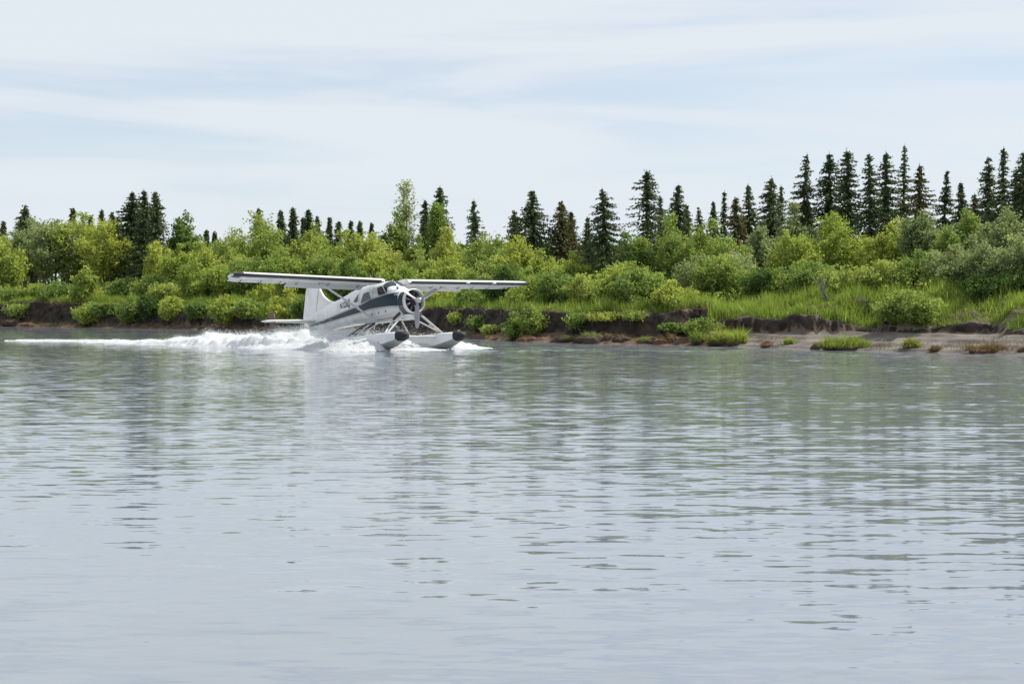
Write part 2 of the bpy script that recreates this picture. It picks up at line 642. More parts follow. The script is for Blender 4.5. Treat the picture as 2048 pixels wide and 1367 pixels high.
# ------------------------------------------------------------------ plants: leaf clouds, stems, spruces
def leaf_tris(c, size, up_bias=0.35):
    """small pointed leaves at centres c (n,3), random turn"""
    n = len(c)
    d = unit(rng.normal(size=(n, 3)) + np.array([0, 0, -0.2]))
    nrm = unit(rng.normal(size=(n, 3)) + np.array([0, 0, up_bias]))
    s = unit(np.cross(d, nrm))
    sz = (size * rng.uniform(0.6, 1.4, n))[:, None]
    v = np.stack([c - d * sz * .5 - s * sz * 0.42, c - d * sz * .5 + s * sz * 0.42, c + d * sz * 0.75], 1)
    return v.reshape(-1, 3), np.arange(3 * n).reshape(n, 3)


def stems_mesh(name, paths, mat, parent, n=5):
    mb = MB()
    for pts, r0, r1 in paths:
        k = len(pts)
        mb.tube(pts, [r0 + (r1 - r0) * i / (k - 1) for i in range(k)], n)
    o = poly(name, mb.v, mb.f, mat, parent, True)
    return o


def shrub(name, label, cat, loc, h, wd, leaf, size, nleaf, mat, group, bark='bark', shape='dome', lean=0.0, stems=9, bare=0.10, fill=0.5):
    """a multi-stemmed bush or broadleaf tree: Empty > trunk (its stems), crown"""
    root = empty(name, loc)
    tag(root, label, cat, group)
    rx = wd / 2
    z0 = h * bare
    # every stem carries its own plume of leafy twigs; plumes of unequal height make the outline
    if shape == 'column':
        ns = 5
    else:
        ns = int(np.clip(8 + wd / max(h, .1) * 7 + stems * .3, 9, 26))
    sph = rng.uniform(0, 2 * np.pi, ns)
    srr = np.sqrt(rng.uniform(0, 1, ns)) * {'column': .25}.get(shape, 1.0)
    if shape == 'low':
        sth = (1 - 0.55 * srr ** 2) * rng.uniform(.62, 1.0, ns)
    elif shape == 'spread':
        sth = (1 - 0.30 * srr ** 2.5) * rng.uniform(.74, 1.0, ns)
    elif shape == 'column':
        sth = rng.uniform(.75, 1.0, ns)
    else:
        sth = (1 - 0.36 * srr ** 2.2) * rng.uniform(.74, 1.0, ns)
    sth[int(np.argmin(srr))] = 1.0
    tips = np.stack([np.cos(sph) * srr * rx * .84, np.sin(sph) * srr * rx * .72, sth * h * .97], 1)
    tips[:, 0] += lean * tips[:, 2]
    bases = np.stack([np.cos(sph) * srr * wd * .10, np.sin(sph) * srr * wd * .10, 0 * sph - .15], 1)

    def stem_pt(i_, t_):
        t_ = np.asarray(t_)[..., None]
        b_, e_ = bases[i_], tips[i_]
        out_ = b_ * (1 - t_) + e_ * t_
        bow = 4 * t_ * (1 - t_)
        flat_ = (e_ - b_) * np.array([1, 1, 0])
        return out_ + flat_ * bow * (-.10 if shape == 'spread' else .07)

    tl = {'spread': .42, 'column': .22, 'low': .10}.get(shape, .16)
    ntw = max(60, int(nleaf / 11))
    si = rng.integers(0, ns, ntw)
    tw_t = tl + (1 - tl) * rng.uniform(0, 1, ntw) ** .85
    p0 = stem_pt(si, tw_t)
    axis = unit(tips[si] - bases[si])
    side_ = unit(rng.normal(size=(ntw, 3)) * np.array([1, 1, .35]))
    tdir = unit(side_ * .9 + axis * .65 + np.array([0, 0, .25]))
    plume = np.clip(wd * (.20 if shape != 'column' else .42), size * 3, 1.5)
    tlen = plume * (0.30 + 1.0 * np.sin(np.pi * np.clip((tw_t - tl) / (1 - tl) * .80 + .12, 0, 1))) * rng.uniform(.45, 1.2, ntw)
    k = rng.integers(0, ntw, nleaf)
    q_ = rng.uniform(.05, 1.05, nleaf) ** .75
    lp = p0[k] + tdir[k] * (q_ * tlen[k])[:, None] + rng.normal(size=(nleaf, 3)) * size * .75
    lp[:, 2] -= 0.10 * (q_ * tlen[k]) ** 2
    lp = lp[(lp[:, 2] > 0.01 * h) & (lp[:, 2] < h * 1.02)]
    v, f = leaf_tris(lp, size)
    raw('crown', v, f, 3, M[mat], root)
    paths = []
    r0 = (0.016 * h ** 0.5 + 0.010) * {'spread': 1.9, 'column': 1.5}.get(shape, 1.1)
    for i_ in range(ns):
        tt4 = np.array([0, .25, .5, .75, 1.0])
        paths.append(([q for q in stem_pt(np.full(5, i_), tt4)], r0 * rng.uniform(.6, 1.2), 0.006))
    for i_ in rng.integers(0, ntw, 38):
        paths.append(([p0[i_], p0[i_] + tdir[i_] * tlen[i_] * .6, p0[i_] + tdir[i_] * tlen[i_] * rng.uniform(.9, 1.12)], 0.014, 0.004))
    stems_mesh('trunk', paths, M[bark], root, 4)
    return root


def spruce(label, loc, h, rad, mat, top=1.0, ragged=0.25, dens=1.0, gap=0.0, seedv=0, group='spruces along the skyline', base_bare=0.05, px_m=0.03):
    """Empty > trunk, crown: whorls of drooping boughs hung with needle sprays"""
    r = np.random.default_rng(1000 + seedv)
    root = empty('spruce_tree', loc)
    tag(root, label, 'spruce', group)
    bend = r.normal(size=2) * 0.016 * h
    ragged = ragged + r.uniform(0, .14)
    gap = gap + r.uniform(0, .08)
    mb = MB()
    mb.tube([(0, 0, -0.2), (bend[0] * .2, bend[1] * .2, h * .4), (bend[0] * .6, bend[1] * .6, h * .75), (bend[0], bend[1], h)], [0.014 * h + .03, 0.010 * h + .02, 0.005 * h + .01, 0.008], 6)
    o = poly('trunk', mb.v, mb.f, M['bark'], root, True)
    step = max(0.20, h / 46)
    zs = np.arange(h * base_bare, h * 0.975, step)
    C = []
    D = []
    S = []
    o1, o2 = r.uniform(0, 50, 2)
    for z in zs:
        k = z / h
        env = rad * (1 - math.exp(-(1 - k) * top)) / (1 - math.exp(-top))
        env = env * (0.75 + 0.25 * min(1, k / 0.15)) + 0.035 * rad
        env *= 0.72 + 0.62 * float(vnoise(np.array([z * 0.85 + o1]), np.array([o2]), 7)[0])
        nb = int(round((5 + 4 * (1 - k)) * dens))
        ph0 = r.uniform(0, 6.28)
        for b in range(nb):
            if r.random() < gap:
                continue
            ph = ph0 + 6.283 * b / nb + r.normal() * 0.3
            zb_ = z + r.uniform(-.6, .6) * step
            md = float(vnoise(np.array([math.cos(ph) * 1.3 + o2 + zb_ * .5]), np.array([math.sin(ph) * 1.3 + o1]), 9)[0])
            ln = max(0.06, env * (1 - ragged + 2 * ragged * md) * r.uniform(.82, 1.12))
            droop = 0.12 + 0.40 * (1 - k) + r.normal() * 0.07
            lift = 0.35 * max(0, k - .7)
            m_ = int(max(2, min(12, ln / (px_m * 2.6))) + 1)
            tt = (np.arange(m_) + r.uniform(0.1, 0.9, m_)) / m_
            rr = tt * ln
            zz = zb_ - ln * ((droop - lift) * tt ** 1.1) + 0.16 * ln * np.clip(tt - .6, 0, 1)
            C.append(np.stack([np.cos(ph) * rr + bend[0] * k * k, np.sin(ph) * rr + bend[1] * k * k, zz], 1))
            D.append(np.tile(np.array([math.cos(ph), math.sin(ph), -droop - .35]), (m_, 1)))
            S.append(0.75 + 0.5 * (1 - tt))
    zz = np.linspace(h * .90, h * 0.99, 12)
    C.append(np.stack([zz * 0 + bend[0], zz * 0 + bend[1], zz], 1))
    D.append(r.normal(size=(12, 3)) * .5 + np.array([0, 0, .6]))
    S.append(np.linspace(.6, .3, 12))
    C = np.concatenate(C)
    D = np.concatenate(D)
    S = np.concatenate(S)
    rep = 3
    C = np.repeat(C, rep, 0) + r.normal(size=(len(C) * rep, 3)) * px_m * np.array([1.4, 1.4, 1.2]) - np.array([0, 0, px_m * 1.0])
    D = unit(np.repeat(D, rep, 0) + r.normal(size=(len(C), 3)) * 0.6)
    S = np.repeat(S, rep)
    nn_ = unit(r.normal(size=C.shape) + np.array([0, 0, .5]))
    sd_ = unit(np.cross(D, nn_))
    sz = (px_m * 4.3 * S * r.uniform(.6, 1.3, len(C)))[:, None]
    v = np.stack([C - D * sz * .5 - sd_ * sz * .40, C - D * sz * .5 + sd_ * sz * .40, C + D * sz * .8], 1).reshape(-1, 3)
    f = np.arange(len(v)).reshape(-1, 3)
    raw('crown', v, f, 3, M[mat], root)
    return root


def blades(n, base, hgt, wid, lean=0.35, bend=0.5):
    """slender leaning grass blades on the points base (n,3)"""
    d = rng.uniform(0, 2 * np.pi, n)
    s = np.stack([np.cos(d), np.sin(d), 0 * d], 1) * (wid * rng.uniform(.6, 1.3, n))[:, None] * .5
    ln = rng.uniform(0, 2 * np.pi, n)
    lv = np.stack([np.cos(ln), np.sin(ln), 0 * ln], 1) * (hgt * np.abs(rng.normal(size=n)) * lean)[:, None]
    up_ = np.zeros((n, 3))
    up_[:, 2] = hgt * rng.uniform(.7, 1.0, n)
    v = np.stack([base - s, base + s, base + up_ + lv], 1).reshape(-1, 3)
    f = np.arange(3 * n).reshape(n, 3)
    return v, f


# ------------------------------------------------------------------ spruces: column, top row, half width in px, metres inland, style, label
SP = [
    (8, 440, 15, 46, 'n', 'dark spruce top half hidden behind the grey-green willow at the left edge'),
    (48, 407, 25, 40, 'b', 'dark pointed spruce standing alone over the grey-green willow thicket'),
    (147, 413, 18, 44, 'n', 'dark spruce tip over the brightest willow of the left thicket'),
    (183, 428, 11, 60, 'n', 'thin far spruce, first of three small tips before the tall spruce clump'),
    (203, 417, 10, 58, 'n', 'thin far spruce, middle one of three small tips before the tall spruce clump'),
    (226, 422, 12, 56, 'n', 'thin far spruce, last of three small tips beside the tall spruce clump'),
    (262, 381, 36, 13, 'b', 'broad dark spruce, widest of the tall three-spruce clump'),
    (293, 376, 24, 12, 'n', 'slim dark spruce in the middle of the tall three-spruce clump'),
    (313, 380, 24, 10, 'n', 'ragged spruce on the outer side of the tall three-spruce clump'),
    (411, 457, 12, 60, 'n', 'short far spruce just past the rounded green poplar'),
    (432, 461, 9, 64, 'n', 'tiny far spruce tip between the green poplar and the tall yellow willow'),
    (519, 413, 14, 34, 'n', 'spruce tip sticking out of the tall yellow willow crown'),
    (563, 417, 17, 40, 'n', 'paler slim spruce of the pair next to the tall yellow willow'),
    (584, 411, 19, 32, 'n', 'darker fuller spruce of the pair next to the tall yellow willow'),
    (608, 432, 11, 52, 'n', 'low crooked spruce at the foot of a bushier far spruce'),
    (621, 416, 21, 46, 'b', 'bushy far spruce above the near wing of the floatplane'),
    (637, 430, 9, 54, 'n', 'narrow far spruce tip touching the bushy far spruce'),
    (658, 433, 12, 58, 'n', 'lone slim far spruce over the pale willows behind the wing'),
    (675, 440, 13, 62, 'b', 'low double-topped far spruce in the gap over the willows'),
    (703, 439, 11, 60, 'n', 'far spruce, slimmer of a low pair in the gap over the willows'),
    (717, 440, 15, 58, 'b', 'far spruce, wider of a low pair in the gap over the willows'),
    (740, 444, 8, 64, 'n', 'smallest far spruce tip near the fresh green poplar'),
    (851, 399, 22, 28, 'n', 'dark spruce wedged between the sparse cottonwood and a taller spruce'),
    (874, 369, 27, 26, 'n', 'tall spruce rising from the green birch beyond the propeller'),
    (949, 397, 19, 38, 'g', 'lone thin spire of a spruce standing clear against the sky'),
    (1034, 420, 24, 22, 'b', 'lower shoulder spruce leaning on the broad dark cone spruce'),
    (1067, 380, 42, 20, 'b', 'broad dark cone of a spruce above the far wing tip'),
    (1122, 401, 28, 22, 'r', 'brownish spruce next to the broad dark cone spruce'),
    (1142, 421, 18, 24, 'r', 'smaller brownish spruce tucked behind a brownish neighbour'),
    (1177, 431, 16, 30, 'n', 'little spruce crouching beside the dark wide-skirted spruce'),
    (1213, 374, 40, 12, 'd', 'dark wide-skirted spruce reaching down into the willows'),
    (1297, 337, 37, 26, 'o', 'open-branched spruce with bare gaps, tallest in the middle'),
    (1321, 390, 18, 32, 'g', 'thin grey spruce at the shoulder of the open-branched spruce'),
    (1351, 367, 29, 30, 'b', 'dense dark spruce right after the open-branched spruce'),
    (1378, 405, 16, 36, 'n', 'low spruce at the side of the dense dark spruce'),
    (1401, 414, 15, 42, 'g', 'lowest spruce in the dip before the right-hand spruce wood'),
    (1428, 402, 15, 38, 'n', 'short spruce opening the row of the right-hand spruce wood'),
    (1446, 379, 17, 34, 'g', 'thin-topped spruce second in the row of the right-hand spruce wood'),
    (1472, 392, 20, 30, 'r', 'brownish low spruce third in the row of the right-hand spruce wood'),
    (1499, 366, 23, 32, 'n', 'dark spruce fourth in the row of the right-hand spruce wood'),
    (1540, 350, 27, 36, 'b', 'pale-tipped broad spruce before the first really tall spruce'),
    (1561, 368, 15, 42, 'g', 'thin far spruce between the pale-tipped spruce and the first tall one'),
    (1602, 306, 26, 30, 'o', 'first of the really tall spruces, set apart by a gap of sky'),
    (1618, 386, 16, 34, 'r', 'brownish low spruce at the foot of the first tall spruce'),
    (1656, 301, 27, 32, 'c', 'tall columnar spruce, second of the really tall ones'),
    (1699, 294, 30, 30, 'c', 'tall blunt-topped spruce, stoutest column of the row'),
    (1741, 303, 25, 28, 'o', 'tall spruce with a brown-green skirt after the stoutest column'),
    (1773, 300, 25, 32, 'c', 'tall spruce between a brown-skirted one and the needle-thin spire'),
    (1805, 287, 22, 34, 'g', 'needle-thin spire of a spruce, highest top of all'),
    (1838, 325, 33, 28, 'r', 'wide brownish-green spruce under the highest spire'),
    (1885, 339, 21, 32, 'o', 'medium spruce alone in the dip after the wide brownish one'),
    (1925, 361, 22, 36, 'b', 'low stubby spruce in the deepest dip of the tall row'),
    (1948, 384, 18, 38, 'r', 'short brownish spruce leaning against the last group'),
    (1977, 311, 23, 32, 'n', 'tall spruce opening the last group at the right edge'),
    (2005, 292, 22, 30, 'c', 'tallest dark spruce of the last group at the right edge'),
    (2028, 338, 22, 28, 'n', 'lower spruce inside the last group at the right edge'),
    (2046, 301, 27, 28, 'c', 'dark spruce cut by the right edge of the picture'),
]
STY = {  # radius factor, fullness towards the top, ragged, density, gap, material
    'n': (1.02, 1.6, .34, 1.2, .05, 'spruce'),
    'b': (1.0, 1.5, .26, 1.35, .02, 'spruce'),
    'd': (1.0, 1.5, .28, 1.4, .02, 'spruce'),
    'g': (1.0, 1.3, .40, .85, .14, 'spruce'),
    'o': (1.02, 1.7, .48, 1.0, .10, 'spruce'),
    'c': (0.90, 2.4, .38, 1.3, .05, 'spruce'),
    'r': (1.02, 1.6, .34, 1.25, .04, 'spruce_brown'),
}
for i, (px, py, hw, ti, st, lab) in enumerate(SP):
    x, y, z = spot(px, ti)
    h = z_at(py, y) - z
    rf, te, rg_, de, ga, ma = STY[st]
    spruce(lab, (x, y, z), h, hw * y / FPX * rf * (2.0 if px > 1000 else 1.7), ma, top=te, ragged=rg_, dens=de, gap=ga, seedv=i, px_m=1.0 * y / FPX)

# ------------------------------------------------------------------ broadleaf trees and shrubs
# column, top row, width px, metres inland, kind, shape, leaf material, label
TR = [
    (-35, 455, 120, 9, 'willow', 'dome', 'leaf_bright', 'bright willow cut by the left edge of the picture'),
    (12, 474, 80, 6, 'willow', 'dome', 'leaf_bright', 'low bright willow leaning in at the left edge'),
    (58, 436, 130, 14, 'willow', 'spread', 'leaf_grey', 'grey-green willow with bare fanning stems under its crown'),
    (112, 440, 120, 12, 'willow', 'spread', 'leaf_grey', 'grey-green willow in the heart of the left thicket'),
    (160, 428, 130, 13, 'willow', 'spread', 'leaf_bright', 'highest bright willow of the left thicket'),
    (222, 441, 112, 11, 'willow', 'spread', 'leaf_bright', 'rounded bright willow ending the left thicket'),
    (372, 424, 74, 16, 'poplar', 'dome', 'leaf_green', 'rounded green poplar standing against the sky'),
    (318, 482, 62, 8, 'willow', 'spread', 'leaf_bright', 'small yellow-green willow under the three-spruce clump'),
    (356, 490, 70, 7, 'willow', 'dome', 'leaf_bright', 'light green bush below the rounded green poplar'),
    (410, 484, 100, 9, 'willow', 'dome', 'leaf_bright', 'bright bush between the poplar and the near wing tip'),
    (508, 424, 150, 14, 'willow', 'dome', 'leaf_yellow', 'tall yellow willow above the near wing'),
    (470, 492, 80, 9, 'willow', 'dome', 'leaf_yellow', 'olive bush in front of the tall yellow willow'),
    (612, 462, 100, 16, 'willow', 'dome', 'leaf_yellow', 'dull yellow willow next to the dark spruce pair'),
    (560, 498, 90, 9, 'alder', 'dome', 'leaf_green', 'mid-green bush above the middle of the near wing'),
    (640, 446, 70, 22, 'alder', 'dome', 'leaf_green', 'green bush under the bushy far spruce'),
    (695, 462, 110, 15, 'willow', 'dome', 'leaf_bright', 'wide pale green willow over the wing root'),
    (655, 502, 100, 8, 'willow', 'dome', 'leaf_green', 'dense green bush directly behind the near wing'),
    (762, 466, 100, 15, 'willow', 'dome', 'leaf_yellow', 'olive willow below the fresh green poplar'),
    (738, 506, 100, 8, 'willow', 'dome', 'leaf_bright', 'light bush directly above the cabin roof'),
    (785, 424, 62, 22, 'poplar', 'dome', 'leaf_green', 'fresh green poplar in front of the sparse cottonwood'),
    (812, 359, 58, 26, 'cottonwood', 'column', 'leaf_grey', 'tall sparse cottonwood with sky showing through its crown'),
    (842, 470, 50, 18, 'birch', 'dome', 'leaf_green', 'green birch at the foot of the wedged dark spruce'),
    (882, 405, 46, 22, 'birch', 'column', 'leaf_green', 'green birch wrapped around the tall spruce'),
    (838, 500, 84, 9, 'willow', 'dome', 'leaf_yellow', 'olive bush directly above the engine cowling'),
    (912, 456, 96, 15, 'willow', 'dome', 'leaf_yellow', 'yellow willow under the lone thin spire'),
    (975, 464, 110, 14, 'willow', 'dome', 'leaf_yellow', 'wide yellow willow right of the lone thin spire'),
    (900, 514, 100, 7, 'willow', 'dome', 'leaf_bright', 'bright bush above the root of the far wing'),
    (1030, 472, 90, 13, 'willow', 'dome', 'leaf_bright', 'light willow in front of the broad dark cone spruce'),
    (975, 520, 100, 6.5, 'willow', 'dome', 'leaf_yellow', 'olive bush above the middle of the far wing'),
    (1092, 498, 80, 11, 'willow', 'dome', 'leaf_bright', 'yellow-green willow above the far wing tip'),
    (1046, 528, 90, 6, 'alder', 'dome', 'leaf_green', 'green bush right behind the far wing tip'),
    (1146, 504, 84, 10, 'willow', 'dome', 'leaf_bright', 'willow in front of the two brownish spruces'),
    (1112, 540, 90, 5, 'willow', 'dome', 'leaf_green', 'bush past the far wing tip at the grass edge'),
    (1255, 464, 92, 16, 'birch', 'dome', 'leaf_green', 'pale green birch beside the dark wide-skirted spruce'),
    (1328, 428, 128, 18, 'alder', 'dome', 'leaf_green', 'tall rounded dark green alder below the open-branched spruce'),
    (1422, 440, 130, 18, 'alder', 'dome', 'leaf_green', 'broad green alder below the start of the spruce wood'),
    (1180, 548, 80, 5, 'willow', 'dome', 'leaf_yellow', 'ragged olive bush around the leaning bare stems'),
    (1250, 524, 120, 7, 'willow', 'dome', 'leaf_bright', 'bright bush in the middle of the bank under the birch'),
    (1318, 545, 80, 5.5, 'alder', 'low', 'leaf_green', 'green bush under the tall rounded alder'),
    (1400, 512, 120, 10, 'willow', 'dome', 'leaf_grey', 'sparse grey-green willow with dead twigs showing'),
    (1470, 505, 110, 11, 'willow', 'dome', 'leaf_grey', 'sparse willow between the grey one and the round bright willow'),
    (1530, 455, 100, 22, 'cottonwood', 'dome', 'leaf_grey', 'grey-green cottonwood below the pale-tipped spruce'),
    (1590, 408, 90, 26, 'cottonwood', 'dome', 'leaf_grey', 'taller grey-green cottonwood below the first tall spruce'),
    (1668, 426, 140, 17, 'willow', 'dome', 'leaf_bright', 'large bright yellow-green willow under the tall spruces'),
    (1585, 462, 106, 13, 'willow', 'dome', 'leaf_bright', 'round bright willow in front of the large bright one'),
    (1770, 438, 110, 17, 'willow', 'dome', 'leaf_bright', 'bright willow beside the silvery twiggy willow'),
    (1850, 424, 110, 17, 'willow', 'spread', 'leaf_grey', 'silvery twiggy willow with bare grey tips'),
    (1925, 418, 110, 16, 'willow', 'dome', 'leaf_green', 'green willow under the low stubby spruce'),
    (2003, 414, 120, 15, 'willow', 'dome', 'leaf_grey', 'tall silvery willow under the last spruce group'),
    (2075, 425, 110, 14, 'willow', 'dome', 'leaf_grey', 'silvery willow cut by the right edge of the picture'),
    (1530, 535, 90, 8, 'alder', 'dome', 'leaf_dark', 'dark bush below the round bright willow'),
    (1615, 525, 110, 9, 'willow', 'dome', 'leaf_green', 'wide low bush under the large bright willow'),
    (1700, 530, 110, 9, 'willow', 'dome', 'leaf_yellow', 'olive bush above the tall grass slope'),
    (1776, 520, 100, 9.5, 'willow', 'dome', 'leaf_yellow', 'olive bush with grey stems above the overhanging bush'),
    (1845, 500, 100, 10, 'willow', 'dome', 'leaf_green', 'bush in front of the silvery twiggy willow'),
    (1915, 490, 120, 10, 'willow', 'dome', 'leaf_grey', 'grey-green bush below the green willow'),
    (1985, 480, 110, 9.5, 'willow', 'dome', 'leaf_grey', 'silver-leaved bush over the dark hollow in the bank'),
    (2045, 478, 110, 9.5, 'willow', 'dome', 'leaf_grey', 'silver-leaved bush at the right edge over the grass'),
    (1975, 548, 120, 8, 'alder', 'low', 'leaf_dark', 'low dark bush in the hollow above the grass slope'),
]
for px, py, wd, ti, kd, shp, mt_, lab in TR:
    x, y, z = spot(px, ti)
    h = z_at(py, y) - z
    W_ = wd * y / FPX
    hpx = h * FPX / y
    n = int(min(15000, wd * hpx * (0.9 if kd != 'cottonwood' or wd > 70 else 0.20)))
    nm = {'willow': 'willow_shrub', 'alder': 'alder_shrub', 'poplar': 'poplar_tree', 'birch': 'birch_tree', 'cottonwood': 'cottonwood_tree'}[kd]
    shrub(nm, lab, kd, (x, y, z), h, W_ * 1.25, kd, 3.9 * y / FPX, n, mt_, kd + 's on the bank', bark='bark_grey' if mt_ in ('leaf_grey', 'leaf_yellow') else 'bark',
          shape=shp, stems=3 if kd in ('poplar', 'cottonwood', 'birch') else 10, bare={'spread': .30, 'column': .22}.get(shp, .10), lean=rng.normal() * .03)

# low bushes at the edge of the bank and on its face: column, base row, height px, width px, material, label
LB = [
    (30, 598, 36, 70, 'leaf_green', 'green bush on the grass at the left edge'),
    (78, 598, 32, 70, 'leaf_bright', 'yellow-green bush under the grey-green willow stems'),
    (150, 612, 66, 50, 'leaf_bright', 'leafy bush leaning over the slumped bank near the left edge'),
    (232, 585, 38, 80, 'leaf_yellow', 'low olive bush before the three-spruce clump'),
    (290, 588, 45, 70, 'leaf_green', 'low green bush under the three-spruce clump'),
    (345, 590, 35, 90, 'leaf_yellow', 'low reddish-olive thicket below the small yellow-green willow'),
    (415, 592, 45, 60, 'leaf_dark', 'dark low bush near the tip of the near wing'),
    (470, 590, 40, 70, 'leaf_green', 'low green bush below the tip of the near wing'),
    (545, 600, 50, 90, 'leaf_bright', 'low bright bush seen under the near wing'),
    (665, 592, 40, 70, 'leaf_bright', 'bright bush seen between fin and wing strut'),
    (180, 648, 48, 70, 'leaf_bright', 'bright grassy bush on the slumped bank face'),
    (262, 646, 46, 56, 'leaf_green', 'pointed green bush on the dark bank face'),
    (338, 648, 44, 56, 'leaf_bright', 'light bush low on the bank below the olive thicket'),
    (395, 648, 46, 60, 'leaf_green', 'green bush low on the bank before the wing tip'),
    (450, 650, 48, 56, 'leaf_bright', 'bush low on the bank under the wing tip'),
    (566, 648, 70, 66, 'leaf_bright', 'bush hanging down the bank behind the tailplane'),
    (914, 652, 28, 30, 'leaf_bright', 'small bright plant clinging to the dark bank beyond the floats'),
    (1028, 676, 42, 50, 'leaf_green', 'green clump at the foot of the dark bank'),
    (1075, 668, 50, 56, 'leaf_yellow', 'straggly olive bush hanging over the bank edge'),
    (1410, 672, 34, 60, 'leaf_green', 'small leafy clump where the cut bank turns to grass'),
    (1826, 645, 88, 110, 'leaf_green', 'overhanging leafy bush spilling down the grass slope'),
    (1780, 640, 50, 50, 'leaf_yellow', 'olive brush at the side of the overhanging bush'),
    (-20, 590, 70, 90, 'leaf_bright', 'bush at the very left edge over the grass'),
    (112, 598, 34, 90, 'leaf_green', 'green bush hiding the feet of the grey-green willows'),
    (190, 598, 36, 90, 'leaf_bright', 'light bush hiding the feet of the highest bright willow'),
    (262, 590, 40, 90, 'leaf_green', 'green scrub at the feet of the broad dark spruce'),
    (330, 584, 66, 80, 'leaf_green', 'green bush between the small willow and the light bush'),
    (384, 586, 72, 90, 'leaf_bright', 'light bush in front of the rounded poplar'),
    (440, 588, 70, 90, 'leaf_bright', 'light bush just ahead of the near wing tip'),
    (505, 590, 76, 96, 'leaf_green', 'green bush peeping below the outer near wing'),
    (590, 592, 70, 96, 'leaf_bright', 'light bush peeping below the lowered flap'),
    (700, 592, 84, 100, 'leaf_green', 'green bush glimpsed behind the rear cabin'),
    (800, 592, 90, 110, 'leaf_bright', 'light bush glimpsed above the windscreen'),
    (880, 588, 66, 90, 'leaf_bright', 'light bush under the root of the far wing'),
    (948, 594, 60, 90, 'leaf_green', 'green bush under the middle of the far wing'),
    (1010, 596, 66, 90, 'leaf_dark', 'dark-leaved bush under the outer far wing'),
    (1072, 592, 76, 90, 'leaf_bright', 'light bush just past the far wing tip'),
    (1140, 594, 72, 90, 'leaf_green', 'green bush before the leaning bare stems'),
    (1215, 590, 72, 96, 'leaf_bright', 'light bush after the leaning bare stems'),
    (1285, 592, 72, 96, 'leaf_green', 'green bush above the middle of the cut bank'),
    (1350, 594, 66, 100, 'leaf_bright', 'light bush above the bare mud end of the cut bank'),
    (1440, 600, 84, 110, 'leaf_green', 'green bush behind the long bare stems'),
    (1560, 592, 60, 90, 'leaf_green', 'green scrub behind the first grass slope'),
    (1650, 584, 50, 100, 'leaf_bright', 'light scrub above the tall grass slope'),
    (1735, 590, 56, 90, 'leaf_grey', 'greyish scrub before the overhanging bush'),
    (1900, 588, 60, 90, 'leaf_green', 'green scrub after the overhanging bush'),
    (2040, 586, 70, 100, 'leaf_green', 'green scrub at the right edge above the grass'),
    (40, 640, 24, 50, 'leaf_green', 'small plant hanging on the dark bank at the left edge'),
    (215, 636, 40, 60, 'leaf_green', 'green tangle high on the slumped bank'),
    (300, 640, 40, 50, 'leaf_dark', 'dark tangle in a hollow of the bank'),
    (500, 642, 44, 60, 'leaf_green', 'green tangle on the bank behind the finlet'),
    (620, 640, 50, 60, 'leaf_green', 'green tangle on the bank behind the rudder'),
    (958, 664, 30, 44, 'leaf_green', 'green sprig on the dark bank between the floats and the green clump'),
    (1150, 660, 26, 50, 'leaf_green', 'green sprig hanging from the bank below the leaning stems'),
    (1205, 640, 18, 60, 'leaf_bright', 'light sprig over the lip of the cut bank'),
    (1268, 648, 20, 50, 'leaf_yellow', 'olive sprig over the lip of the cut bank'),
    (1352, 664, 26, 60, 'leaf_green', 'green sprig near the end of the cut bank'),
    (985, 668, 30, 40, 'leaf_yellow', 'olive tuft low on the bank past the far float'),
]


def spot_row(px, py):
    """the land point seen at column px, row py (first hit from the river side)"""
    lo = 0.0
    best = None
    for step in (0.4, 0.08):
        for q in np.arange(lo, lo + (14 if step > .1 else .5), step):
            x, y, z = spot(px, q)
            best = (x, y, z, q)
            if HOR + (EYE - z) * FPX / y <= py:
                break
        lo = max(0.0, best[3] - .4)
    return best


def EDGE(px):
    return float(np.interp(px, *prof('beach')) + np.interp(px, *prof('face')))


for px, pb, hp, wp, mt_, lab in LB:
    x, y, z, q = spot_row(px, pb)
    if q > 7.5:
        x, y, z = spot(px, EDGE(px) + 1.2 + 2.4 * rng.random())
    h = hp * y / FPX * rng.uniform(.6, 1.3)
    shrub('low_bush', lab, 'bush', (x, y, z - .05), h, wp * y / FPX * rng.uniform(1.0, 1.5), 'bush', 4.0 * y / FPX, int(hp * wp * 1.3), mt_, 'low bushes on the bank', shape='low' if rng.random() < .6 else 'dome', stems=8, bare=.02, lean=.35 if 'leaning' in lab else rng.normal() * .08)

